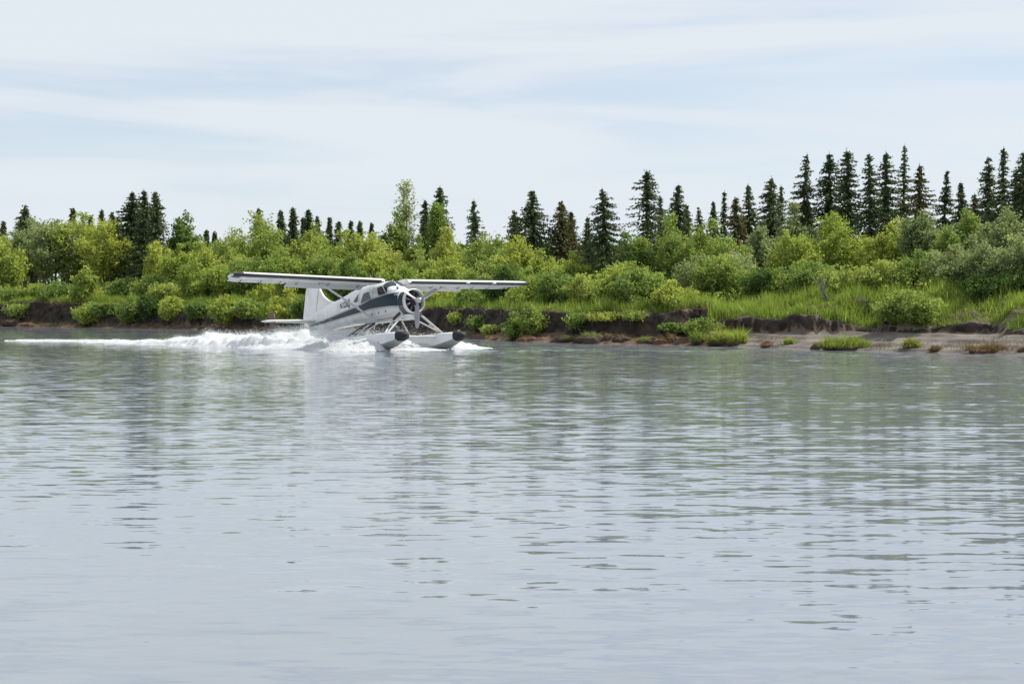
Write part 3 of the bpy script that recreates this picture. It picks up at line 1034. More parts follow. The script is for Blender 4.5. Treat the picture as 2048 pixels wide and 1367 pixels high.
# bare leaning stems
DS = [
    (1176, 592, 1212, 545, 9, 'leaning bundle of bare willow stems at the grass edge'),
    (1318, 604, 1392, 556, 10, 'bare grey stems fallen low across the bank below the alder'),
    (1408, 612, 1505, 540, 14, 'long bare stems leaning over the end of the cut bank'),
    (1662, 600, 1640, 560, 6, 'dead twigs at the foot of the wide low bush'),
    (1745, 612, 1715, 600, 6, 'fallen dead twigs on the upper grass slope'),
    (480, 600, 505, 545, 6, 'thin bare stems under the tip of the near wing'),
]
for px, pb, qx, qt, ns, lab in DS:
    x, y, z, q = spot_row(px, pb)
    root = empty('leaning_dead_stems', (x, y, z))
    tag(root, lab, 'dead stems', 'dead leaning stems on the bank')
    dx = (qx - px) * y / FPX
    dz = (pb - qt) * y / FPX
    for k in range(ns):
        e = np.array([dx * rng.uniform(.75, 1.15), rng.normal() * .5, dz * rng.uniform(.6, 1.1)])
        b = np.array([rng.normal() * .18, rng.normal() * .2, -.1])
        c1 = b * .5 + e * .5 + np.array([0, 0, -.08 * np.linalg.norm(e)])
        mb = MB()
        mb.tube([b, c1, e], [rng.uniform(.022, .042), .022, .007], 5)
        for j in range(4):
            a_ = rng.uniform(.4, .95)
            p0 = c1 * (1 - a_) + e * a_
            mb.tube([p0, p0 + np.array([rng.normal() * .25, rng.normal() * .25, rng.uniform(.05, .4)])], [.011, .004], 4)
        poly('stem', mb.v, mb.f, M['bark_grey' if k % 2 else 'bark'], root, True)

# ------------------------------------------------------------------ far wood behind everything (one mass)
npts = 45000
uu = rng.uniform(-75, 42, npts)
tt_ = rng.uniform(34, 75, npts)
yb = shore_y(uu)
X = uu + tt_ * DIR[0]
Y = yb + tt_ * DIR[1]
ztopw = EYE + 118 * Y / FPX + 1.6 * (fbm(X * .25, Y * .25, 91, 3) - .5) * 2
Zw = 2 + (ztopw - 2) * rng.uniform(0.05, 1, npts) ** .7
v, f = leaf_tris(np.stack([X, Y, Zw], 1), 0.42)
wood = raw('far_wood', v, f, 3, M['leaf_dark'])
tag(wood, 'dark mass of undergrowth between the trees far behind the bank', 'undergrowth', kind='stuff')

# undergrowth mass right behind the front shrubs
npts = 90000
uu = rng.uniform(-64, 30, npts)
tt_ = rng.uniform(4.5, 20, npts)
yb = shore_y(uu)
zg, zo, ff, inl, X, Y = ground(uu, tt_)
hgt = 0.4 + 2.0 * fbm(X * .4, Y * .4, 95, 3) * np.clip((tt_ - 4) / 6, .2, 1)
keep = inl > 0.8
pts = np.stack([X, Y, zg + hgt * rng.uniform(0, 1, npts)], 1)[keep]
v, f = leaf_tris(pts, 0.105)
ug = raw('undergrowth', v, f, 3, M['leaf_bright'])
tag(ug, 'tangled green undergrowth filling the ground between the willows', 'undergrowth', kind='stuff')

# ------------------------------------------------------------------ grass on the bank
def grass_patch(name, n, tlo, thi, hlo, hhi, mat, label, cond, wid=0.045):
    uu = rng.uniform(-60, 30, n)
    tt_ = rng.uniform(tlo, thi, n)
    zg, zo, ff, inl, X, Y = ground(uu, tt_)
    px = col_of(X, Y)
    dn = fbm(X * .45, Y * .45, 111, 3)
    k = cond(px, ff, inl, zo, dn, zg) & (px > -120) & (px < 2200)
    X, Y, zg, dn = X[k], Y[k], zg[k], dn[k]
    cl = fbm(X * 1.3, Y * 1.3, 131, 3)
    hg = (hlo + (hhi - hlo) * rng.uniform(0, 1, len(X)) ** 1.5) * (0.25 + 1.1 * np.clip((cl - .3) / .4, 0, 1) + .5 * dn)
    v, f = blades(len(X), np.stack([X, Y, zg - .03], 1), hg, wid * (Y / 60) ** .6, lean=.4)
    o = raw(name, v, f, 3, M[mat])
    tag(o, label, 'grass', kind='stuff')
    return o


grass_patch('grass', 330000, 0.8, 9, .22, .62, 'grass', 'bright green grass along the top and slopes of the bank',
            lambda px, ff, inl, zo, dn, z: ((zo == 2) & ((inl > 0) | (ff > .05 + .30 * (dn - .4)))) & (dn > .26))
grass_patch('dry_grass', 60000, 0.6, 9, .15, .50, 'grass_dry', 'dry brown grass mixed into the edge of the bank and the grass slopes',
            lambda px, ff, inl, zo, dn, z: ((ff > .72) & (inl < 1.1) & (dn > .36)) | ((zo == 2) & (dn > .52)))

# ------------------------------------------------------------------ tussocks and sod clods on the shore
TU = [
    (1440, 686, 34, 60, 'long low grass tussock at the waterline beside the cut bank'),
    (1474, 686, 30, 44, 'tall green grass tussock at the start of the mud beach'),
    (1578, 688, 14, 22, 'tiny grass tuft alone on the open mud'),
    (1690, 695, 28, 110, 'widest grass tussock in the middle of the mud beach'),
    (1823, 695, 30, 36, 'small upright grass tussock on the mud under the overhanging bush'),
    (1972, 704, 18, 90, 'flat brownish grass tussock at the water near the right edge'),
    (1870, 701, 9, 30, 'low brown tuft at the water between two tussocks'),
    (2046, 703, 12, 24, 'small brown tuft on the mud at the right edge'),
    (1398, 684, 20, 40, 'rough grass tuft at the foot of the cut bank'),
]
SODS = [
    (1112, 684, 9, 20, 'small flat brown clod standing in the shallows'),
    (1135, 682, 11, 30, 'flat-topped brown clod next to the large mossy clod'),
    (1182, 684, 26, 60, 'large mossy clod at the foot of the dark bank'),
    (1218, 678, 14, 26, 'dark rounded clod behind the pale clods'),
    (1243, 684, 20, 34, 'pale grey-brown clod with a ragged top'),
    (1290, 686, 15, 36, 'low mossy clod at the water under the cut bank'),
    (1325, 687, 16, 40, 'reddish clod at the end of the clod row'),
    (1342, 684, 24, 22, 'upright reddish clod beside the bare mud patch'),
    (1535, 690, 12, 26, 'reddish clod before the tiny grass tuft'),
    (1635, 695, 15, 26, 'dark clod touching the widest tussock'),
    (985, 680, 14, 40, 'reddish slumped clod beyond the spray of the far float'),
    (1055, 682, 16, 40, 'rust-brown clod below the straggly olive bush'),
    (22, 648, 18, 44, 'grey-brown slumped clod at the left edge'),
    (60, 651, 10, 50, 'rusty low clod at the water near the left edge'),
    (445, 654, 14, 44, 'rusty clod at the water behind the wake crest'),
]


def clod(root, name, w_, h_, mat, seed):
    n1, n2 = 18, 9
    v = []
    for i in range(n2):
        a_ = i / (n2 - 1) * math.pi * .5
        for k in range(n1):
            ph = 6.2832 * k / n1
            q = (0.70 + 0.6 * float(fbm(np.array([math.cos(ph) * 1.6 + seed * 3.1]), np.array([math.sin(ph) * 1.6 + a_ * 1.7]), seed, 3)[0]))
            rr = math.cos(a_) ** .55 * q
            v.append((math.cos(ph) * rr * w_ / 2, math.sin(ph) * rr * w_ * .36, math.sin(a_) ** .8 * h_ * (0.6 + .5 * q) - .08))
    f = [(i * n1 + k, i * n1 + (k + 1) % n1, (i + 1) * n1 + (k + 1) % n1, (i + 1) * n1 + k) for i in range(n2 - 1) for k in range(n1)]
    f.append(tuple((n2 - 1) * n1 + k for k in range(n1)))
    return poly(name, v, f, M[mat], root, False)


for i, (px, pb, hp, wp, lab) in enumerate(TU):
    x, y, z, q = spot_row(px, pb)
    root = empty('grass_tussock', (x, y, z))
    tag(root, lab, 'tussock', 'tussocks on the shore')
    W_, H_ = wp * y / FPX, hp * y / FPX
    clod(root, 'sod_base', W_ * .82, H_ * .30, 'sod_red' if 'brown' in lab else 'sod', 40 + i)
    n = int(200 + wp * 14)
    a_ = rng.uniform(0, 6.283, n)
    r_ = np.sqrt(rng.uniform(0, 1, n))
    b = np.stack([np.cos(a_) * r_ * W_ * .46, np.sin(a_) * r_ * W_ * .30, H_ * .30 * (1 - r_ ** 2)], 1)
    cl = fbm(b[:, 0] * 3 + i * 7, b[:, 1] * 3, 171, 3)
    v, f = blades(n, b, H_ * rng.uniform(.30, 1.0, n) * (1.1 - .5 * r_) * (.35 + 1.2 * np.clip((cl - .28) / .4, 0, 1)), .032, lean=.75)
    raw('grass_blades', v, f, 3, M['grass_dry' if 'brown' in lab else 'grass'], root)
    if 'brown' not in lab:
        b2 = b[:n // 4]
        v, f = blades(len(b2), b2, H_ * rng.uniform(.3, .6, len(b2)), .035, lean=.9)
        raw('dry_blades', v, f, 3, M['grass_dry'], root)

for i, (px, pb, hp, wp, lab) in enumerate(SODS):
    x, y, z, q = spot_row(px, pb)
    root = empty('sod_clod', (x, y, z))
    tag(root, lab, 'clod', 'slumped clods along the waterline')
    W_, H_ = wp * y / FPX, hp * y / FPX
    clod(root, 'lump', W_ * 1.1, H_ * .6, 'sod_red' if ('red' in lab or 'rust' in lab) else 'sod', 70 + i)
    n = 130 if 'mossy' not in lab else 300
    a_ = rng.uniform(0, 6.283, n)
    r_ = np.sqrt(rng.uniform(0, 1, n)) * .8
    b = np.stack([np.cos(a_) * r_ * W_ * .42, np.sin(a_) * r_ * W_ * .28, H_ * .55 * (1 - r_ ** 2)], 1)
    b[:, 2] *= .8
    v, f = blades(n, b, H_ * rng.uniform(.2, .6, n), .03, lean=1.1)
    raw('grass_blades', v, f, 3, M['grass' if 'mossy' in lab else 'grass_dry'], root)

# loose short tufts straying over the shore
grass_patch('shore_grass', 60000, 0.15, 5, .06, .22, 'grass_dry', 'short stray grass tufts scattered over the mud and the foot of the bank',
            lambda px, ff, inl, zo, dn, z: (ff <= 0) & (z > .06) & (dn > .50), .03)

x, y, z, q = spot_row(1425, 676)
mb = MB()
mb.tube([(-.2, 0, .24), (.0, .01, .25), (.19, .03, .24)], [.02, .026, .016], 7)
st = mb.build('driftwood_stick', M['drift'], None, True)
st.location = (x, y - .25, z)
tag(st, 'short bleached stick lying on the long low tussock', 'stick')

# ------------------------------------------------------------------ the floatplane
# measured along the aircraft: s metres aft of the propeller, p to its own right-hand side, z over the thrust line
yaw, pit, rol = R(50.98), R(7.228), R(0.823)
fwv = np.array([math.cos(yaw) * math.cos(pit), -math.sin(yaw) * math.cos(pit), math.sin(pit)])
r0v = np.array([-math.sin(yaw), -math.cos(yaw), 0.])
u0v = np.cross(r0v, fwv)
rv = r0v * math.cos(rol) + u0v * math.sin(rol)
uv_ = np.cross(rv, fwv)
HUB = np.array([-3.538, 54.096, EYE + 0.22])
SB, ZB = 3.0, -1.95       # the root sits at the keel under the step


def pw(s, p_, z):
    return HUB - s * fwv + p_ * rv + z * uv_


def A3(s, p_, z):
    return (-(s - SB), -p_, z - ZB)


plane = empty('floatplane')
mt4 = Matrix([[fwv[i], -rv[i], uv_[i], pw(SB, 0, ZB)[i]] for i in range(3)] + [[0, 0, 0, 1]])
plane.matrix_world = mt4
tag(plane, 'white high-wing floatplane with dark blue stripe skimming the river', 'floatplane')

M['paint'] = simple('white_aircraft_paint', (0.80, 0.80, 0.79), 0.30, col2=(0.68, 0.68, 0.655), scale=1.7, coat=0.3)
M['seam_pale'] = simple('panel_seam', (0.42, 0.42, 0.43), 0.6)
M['soot'] = simple('exhaust_soot', (0.34, 0.32, 0.29), 0.6, col2=(0.56, 0.55, 0.52), scale=9)
M['wingpaint'] = simple('wing_paint', (0.79, 0.79, 0.77), 0.35, col2=(0.70, 0.70, 0.675), scale=1.6, coat=0.2)
M['flappaint'] = simple('flap_paint', (0.66, 0.66, 0.645), 0.4, col2=(0.60, 0.60, 0.58), scale=2)
M['floatpaint'] = simple('float_paint', (0.74, 0.75, 0.76), 0.3, col2=(0.66, 0.67, 0.68), scale=1.5, coat=0.2)
M['hullgrey'] = simple('float_bottom', (0.56, 0.57, 0.54), 0.35, col2=(0.44, 0.45, 0.42), scale=2.0)
M['navy'] = simple('blue_stripe_paint', (0.022, 0.040, 0.060), 0.4, col2=(0.018, 0.034, 0.052), scale=2, spec=0.3)
M['cowlgrey'] = simple('cowl_shade_grey', (0.13, 0.14, 0.17), 0.45)  # shade under the cowling, put into the colour of a band continuing the stripe
M['gold'] = simple('stripe_edge_paint', (0.40, 0.38, 0.34), 0.4)
M['black'] = simple('black_paint', (0.018, 0.018, 0.022), 0.4)
M['rubber'] = simple('black_rubber', (0.012, 0.012, 0.015), 0.6)
M['glass'] = simple('cabin_glass', (0.022, 0.026, 0.040), 0.06, spec=0.8)
M['metal'] = simple('bare_metal', (0.55, 0.55, 0.56), 0.3, metal=1.0)
M['blade'] = simple('propeller_grey', (0.30, 0.30, 0.33), 0.35, metal=0.6)
M['blade_lit'] = simple('propeller_lit', (0.62, 0.62, 0.64), 0.35, metal=0.3)
M['engine'] = simple('engine_dark', (0.010, 0.010, 0.012), 0.55, metal=0.2, col2=(0.03, 0.03, 0.034), scale=12)
M['exhaust'] = simple('exhaust_brown', (0.075, 0.052, 0.045), 0.6, metal=0.4)
M['strut'] = simple('strut_paint', (0.66, 0.66, 0.65), 0.35)
M['finlet'] = simple('brown_finlet', (0.13, 0.075, 0.062), 0.5, col2=(0.09, 0.055, 0.045))
M['ladder'] = simple('ladder_grey', (0.06, 0.062, 0.075), 0.6)
M['seam'] = simple('seam_grey', (0.16, 0.16, 0.19), 0.6)
M['lens'] = simple('landing_light_lens', (0.75, 0.76, 0.78), 0.1)

# fuselage: half width, top, bottom along s
FS = np.array([
    [0.95, 0.500, 0.560, -0.500], [1.10, 0.525, 0.600, -0.540], [1.30, 0.555, 0.680, -0.570], [1.50, 0.580, 0.760, -0.580],
    [1.58, 0.585, 0.800, -0.585], [1.70, 0.590, 0.905, -0.585], [1.85, 0.600, 1.015, -0.585], [2.00, 0.605, 1.055, -0.580],
    [2.40, 0.610, 1.075, -0.570], [3.00, 0.610, 1.080, -0.550], [3.60, 0.605, 1.075, -0.520], [4.10, 0.590, 1.050, -0.480],
    [4.60, 0.555, 0.985, -0.440], [5.10, 0.505, 0.900, -0.420], [5.70, 0.440, 0.815, -0.410], [6.40, 0.360, 0.745, -0.400],
    [7.10, 0.280, 0.660, -0.360], [7.80, 0.205, 0.560, -0.300], [8.40, 0.130, 0.440, -0.170], [8.80, 0.075, 0.350, -0.060], [9.05, 0.035, 0.300, 0.05]])


def fus(s):
    return [float(np.interp(s, FS[:, 0], FS[:, k])) for k in (1, 2, 3)]


EXPN = 3.0


def fus_p(s, z):
    w_, a_, b_ = fus(s)
    zc, hh_ = (a_ + b_) / 2, (a_ - b_) / 2
    q = min(1, abs((z - zc) / hh_))
    return w_ * max(0.0, 1 - q ** EXPN) ** (1 / EXPN)


def ring(s, n=40):
    w_, a_, b_ = fus(s)
    zc, hh_ = (a_ + b_) / 2, (a_ - b_) / 2
    out_ = []
    for k in range(n):
        th = 2 * math.pi * k / n
        c_, s_ = math.cos(th), math.sin(th)
        e = 2 / EXPN
        out_.append(A3(s, w_ * math.copysign(abs(c_) ** e, c_), zc + hh_ * math.copysign(abs(s_) ** e, s_)))
    return out_


ss_ = np.unique(np.concatenate([FS[:, 0], np.arange(1.0, 9.0, .2)]))
mb = MB()
mb.loft([ring(s) for s in ss_])
fuselage = mb.build('fuselage', M['paint'], plane, True, 40)


def side_patch(name, top, bot, mat, side=1, off=0.006, n=24, parent=None, rows=4):
    """skin panel following the fuselage side between two z(s) lines given as point lists"""
    s0, s1 = top[0][0], top[-1][0]
    v = []
    f = []
    ta, tb = np.array(top), np.array(bot)
    for i in range(n + 1):
        k = i / n
        sa = np.interp(k, np.linspace(0, 1, len(ta)), ta[:, 0])
        za = np.interp(k, np.linspace(0, 1, len(ta)), ta[:, 1])
        sb = np.interp(k, np.linspace(0, 1, len(tb)), tb[:, 0])
        zb_ = np.interp(k, np.linspace(0, 1, len(tb)), tb[:, 1])
        for j in range(rows + 1):
            q = j / rows
            s = sa * (1 - q) + sb * q
            z = za * (1 - q) + zb_ * q
            v.append(A3(s, side * (fus_p(s, z) + off), z))
    for i in range(n):
        for j in range(rows):
            b_ = i * (rows + 1) + j
            f.append((b_, b_ + 1, b_ + rows + 2, b_ + rows + 1))
    m_ = MB()
    m_.add(v, f)
    return m_.build(name, mat, parent or plane, True)


for sd1 in (1, -1):
    st1 = side_patch('side_stripe', [(0.97, .44), (1.3, .46), (1.8, .44), (2.8, .37), (3.7, .22), (4.4, .18), (5.2, .13), (6.1, .08), (7.2, .03), (8.6, -.02)],
                     [(0.97, -.10), (1.3, -.05), (1.8, -.02), (2.8, .02), (3.7, -.04), (4.4, -.06), (5.2, -.07), (6.1, -.08), (7.2, -.10), (8.6, -.09)], M['navy'], sd1, .006, 40)
    side_patch('stripe_edge', [(1.5, .50), (1.8, .49), (2.8, .42), (3.7, .27), (4.4, .23), (5.2, .18), (6.1, .125), (7.2, .07), (8.5, .01)],
               [(1.5, .475), (1.8, .465), (2.8, .395), (3.7, .245), (4.4, .205), (5.2, .155), (6.1, .105), (7.2, .052), (8.5, -.005)], M['gold'], sd1, .008, 40, st1, 1)
    side_patch('stripe_edge', [(1.0, -.13), (1.3, -.08), (1.8, -.05), (2.8, -.01), (3.7, -.07), (4.4, -.09), (5.2, -.10), (6.1, -.11), (7.2, -.125), (8.5, -.115)],
               [(1.0, -.155), (1.3, -.105), (1.8, -.075), (2.8, -.035), (3.7, -.095), (4.4, -.115), (5.2, -.12), (6.1, -.13), (7.2, -.145), (8.5, -.13)], M['gold'], sd1, .008, 40, st1, 1)
    # windows
    side_patch('cabin_window', [(2.88, .72), (3.05, .73), (3.28, .70)], [(2.66, .39), (3.0, .36), (3.50, .33)], M['glass'], sd1, .008, 8)
    side_patch('cabin_window', [(3.68, .74), (3.74, .72), (3.80, .66)], [(3.68, .44), (3.86, .41), (4.08, .46)], M['glass'], sd1, .008, 8)
    side_patch('door_window', [(1.98, .83), (2.1, .84), (2.30, .82)], [(1.66, .50), (1.9, .47), (2.14, .45)], M['glass'], sd1, .008, 8)
    # door seams
    for s_a, s_b, z_a, z_b in ((2.58, 2.58, .90, -.30), (3.60, 3.60, .88, -.30)):
        side_patch('door_seam', [(s_a - .008, z_a), (s_a + .008, z_a)], [(s_b - .008, z_b), (s_b + .008, z_b)], M['seam'], sd1, .005, 1, None, 12)
    # little vents under the stripe
    for s_a in (1.75, 2.25, 2.75):
        side_patch('vent', [(s_a - .05, -.17), (s_a + .05, -.17)], [(s_a - .02, -.27), (s_a + .02, -.27)], M['seam'], sd1, .007, 2)
    for s_a, z_a, z_b in ((4.30, .80, -.36), (5.55, .60, -.33), (6.55, .55, -.30), (7.45, .45, -.22)):
        side_patch('panel_seam', [(s_a - .007, z_a), (s_a + .007, z_a)], [(s_a - .007, z_b), (s_a + .007, z_b)], M['seam_pale'], sd1, .004, 1, None, 12)
    side_patch('belly_seam', [(1.4, -.36), (3.0, -.35), (4.4, -.30)], [(1.4, -.372), (3.0, -.362), (4.4, -.312)], M['seam_pale'], sd1, .004, 14, None, 1)
    side_patch('soot_streak', [(1.15, -.46), (1.7, -.45), (2.6, -.45)], [(1.15, -.52), (1.7, -.54), (2.6, -.50)], M['soot'], sd1, .004, 10, None, 3)
    # port-hole of the vent behind the cabin
    side_patch('air_vent', [(4.42, .66), (4.50, .66)], [(4.42, .60), (4.50, .60)], M['black'], sd1, .008, 2)

# windscreen: two raked panes and two narrow quarter panes on the sloping front of the cabin
def top_z(s, p_):
    w_, a_, b_ = fus(s)
    zc, hh_ = (a_ + b_) / 2, (a_ - b_) / 2
    q = min(1, abs(p_) / w_)
    return zc + hh_ * max(0, 1 - q ** EXPN) ** (1 / EXPN)


for sd1 in (1, -1):
    v = []
    f = []
    n1, n2 = 10, 6
    for i in range(n1 + 1):
        p_ = 0.025 + (0.50 - 0.025) * i / n1
        sl0 = 1.575 + 0.10 * (i / n1) ** 2
        sl1 = 1.845 + 0.10 * (i / n1) ** 2
        for j in range(n2 + 1):
            s = sl0 + (sl1 - sl0) * j / n2
            v.append(A3(s - .008, sd1 * p_, top_z(s, p_) + .010))
    for i in range(n1):
        for j in range(n2):
            b_ = i * (n2 + 1) + j
            f.append((b_, b_ + 1, b_ + n2 + 2, b_ + n2 + 1))
    m_ = MB()
    m_.add(v, f)
    m_.build('windscreen_pane', M['glass'], plane, True)
    side_patch('quarter_window', [(1.72, .82), (1.82, .86), (1.92, .84)], [(1.60, .56), (1.62, .53), (1.62, .51)], M['glass'], sd1, .009, 6)

# cowling, engine, propeller
def lathe(name, prof_, mat, n=40, parent=None, zc=0.05, auto=40):
    m_ = MB()
    rings = [[A3(s, r_ * math.cos(2 * math.pi * k / n), zc + r_ * math.sin(2 * math.pi * k / n)) for k in range(n)] for s, r_ in prof_]
    m_.loft(rings, caps=False)
    return m_.build(name, mat, parent or plane, True, auto)


lathe('cowling', [(0.74, 0.445), (0.54, 0.448), (0.49, 0.455), (0.472, 0.467), (0.478, 0.480), (0.51, 0.494), (0.60, 0.506), (0.78, 0.513), (0.98, 0.507), (1.06, 0.49), (1.06, 0.40)], M['paint'], 48)
v = []
f = []
nk = 30
for i in range(nk + 1):
    th = -0.10 - 2.94 * i / nk
    for s, rr_ in ((0.64, .514), (0.78, .518), (0.90, .516), (1.0, .510)):
        v.append(A3(s, rr_ * math.cos(th), .05 + rr_ * math.sin(th)))
for i in range(nk):
    for j in range(3):
        f.append((i * 4 + j, i * 4 + j + 1, i * 4 + j + 5, i * 4 + j + 4))
m_ = MB()
m_.add(v, f)
m_.build('cowl_shade_ring', M['cowlgrey'], plane, True)
# the stripe's continuation round the flanks of the cowling
for sd1 in (1, -1):
    v = []
    f = []
    nk = 12
    for i in range(nk + 1):
        z = .44 - .54 * i / nk
        for s, rr_ in ((0.62, .516), (0.78, .521), (0.90, .519), (1.0, .513)):
            zz = z - .05
            v.append(A3(s, sd1 * math.sqrt(max(0, rr_ * rr_ - zz * zz)), z))
    for i in range(nk):
        for j in range(3):
            f.append((i * 4 + j, i * 4 + j + 1, i * 4 + j + 5, i * 4 + j + 4))
    m_ = MB()
    m_.add(v, f)
    m_.build('cowling_stripe', M['navy'], plane, True)
lathe('firewall', [(1.0, 0.48), (0.82, 0.43), (0.82, 0.02)], M['engine'])
eng = lathe('engine', [(0.80, .24), (0.64, .20), (0.54, .14), (0.50, .08), (0.50, .01)], M['engine'], 24)
for k in range(9):
    th = 2 * math.pi * k / 9 + .2
    m_ = MB()
    rad_ = [(0.16, .06), (0.22, .075), (0.25, .085), (0.35, .080), (0.39, .07)]
    m_.tube([A3(0.66, r_ * math.cos(th), .05 + r_ * math.sin(th)) for r_, _ in rad_], [q for _, q in rad_], 10)
    cy = m_.build('cylinder', M['engine'], eng, True, 40)
    m_ = MB()
    m_.tube([A3(0.58, .14 * math.cos(th + .1), .05 + .14 * math.sin(th + .1)), A3(0.57, .37 * math.cos(th + .12), .05 + .40 * math.sin(th + .12))], .012, 6)
    m_.build('pushrod', M['blade'], eng, True)
prop = lathe('propeller_hub', [(0.54, 0.07), (0.48, 0.10), (0.38, 0.125), (0.27, 0.125), (0.18, 0.105), (0.12, 0.07), (0.09, 0.02), (0.088, 0.002)], M['metal'], 24)
for k, deg in enumerate((33, 154, -86)):
    th = R(deg)
    er = np.array([0, math.cos(th), math.sin(th)])
    et = np.array([0, -math.sin(th), math.cos(th)])
    ea = np.array([1.0, 0, 0])
    rings = []
    for rr_, ch, tk, tw in ((.08, .10, .10, 70), (.16, .11, .09, 62), (.28, .17, .06, 52), (.5, .205, .042, 38), (.75, .20, .03, 28), (.98, .17, .02, 22), (1.08, .12, .014, 20), (1.12, .05, .008, 20)):
        cd = et * math.cos(R(tw)) + ea * math.sin(R(tw))
        nd = -et * math.sin(R(tw)) + ea * math.cos(R(tw))
        rg2 = []
        for q in range(12):
            a_ = 2 * math.pi * q / 12
            pnt = np.array([0.34, 0, 0.05]) + er * rr_ + cd * math.cos(a_) * ch / 2 + nd * math.sin(a_) * tk / 2
            rg2.append(A3(*pnt))
        rings.append(rg2)
    m_ = MB()
    m_.loft(rings)
    m_.build('propeller_blade', M['blade_lit' if k == 0 else 'blade'], prop, True, 50)  # first blade paler than its twins: light on it put into the colour
# carburettor scoop, landing light and exhaust stub
m_ = MB()
m_.tube([A3(.86, .50, -.40), A3(.98, .54, -.47), A3(1.22, .57, -.60)], [.058, .058, .055], 12)
m_.build('exhaust_stub', M['exhaust'], plane, True, 50)
m_ = MB()
m_.tube([A3(.86, -.50, -.40), A3(.98, -.54, -.47), A3(1.22, -.57, -.60)], [.058, .058, .055], 12)
m_.build('exhaust_stub', M['exhaust'], plane, True, 50)
m_ = MB()
m_.loft([[A3(s, w_ * c1_, z0_ + h_ * c2_) for c1_, c2_ in ((1, 0), (.8, -.8), (0, -1), (-.8, -.8), (-1, 0))] for s, w_, z0_, h_ in ((.55, .16, -.47, .10), (.75, .30, -.45, .20), (1.1, .34, -.50, .16), (1.6, .30, -.55, .06))])
m_.build('chin_scoop', M['paint'], plane, True, 50)
m_ = MB()
for pp in (.15,):
    m_.tube([A3(1.22, .30, .66), A3(1.19, .30, .675), A3(1.18, .30, .675)], [.055, .055, .01], 12)
m_.build('cowl_vent', M['black'], plane, True)

# wings: constant chord, rounded tips, slight dihedral
CH = 1.59
LE0 = 1.66
ZW0, ZW1 = 1.005, 1.095


def wz(p_):
    return ZW0 + (ZW1 - ZW0) * (abs(p_) - .6) / 6.65


AIR_U = [(0, 0), (.006, .016), (.02, .032), (.05, .052), (.10, .070), (.2, .088), (.3, .093), (.45, .086), (.6, .068), (.74, .046)]
AIR_L = [(.74, -.020), (.6, -.030), (.45, -.037), (.3, -.040), (.2, -.039), (.10, -.034), (.05, -.027), (.02, -.018), (.006, -.010)]


def wing_span(side):
    ps = list(np.linspace(.58, 6.3, 14)) + [6.5, 6.66, 6.80, 6.92, 7.02, 7.10, 7.15]
    out_ = []
    for p_ in ps:
        k = max(0.0, (p_ - 6.45) / .701)
        q = math.sqrt(max(0.0004, 1 - k ** 2))
        out_.append((p_, q))
    return out_


def wing_pt(side, p_, q, x, y, off=0.0):
    # tips sweep back a little towards the trailing edge
    le = LE0 + (1 - q) * CH * .16
    ch = CH * (0.30 + .70 * q) if q < 1 else CH
    ch = min(ch, LE0 + CH - le - (1 - q) * CH * .25)
    return A3(le + x * ch, side * p_, wz(p_) + (y * (0.35 + .65 * q) * CH) + off)


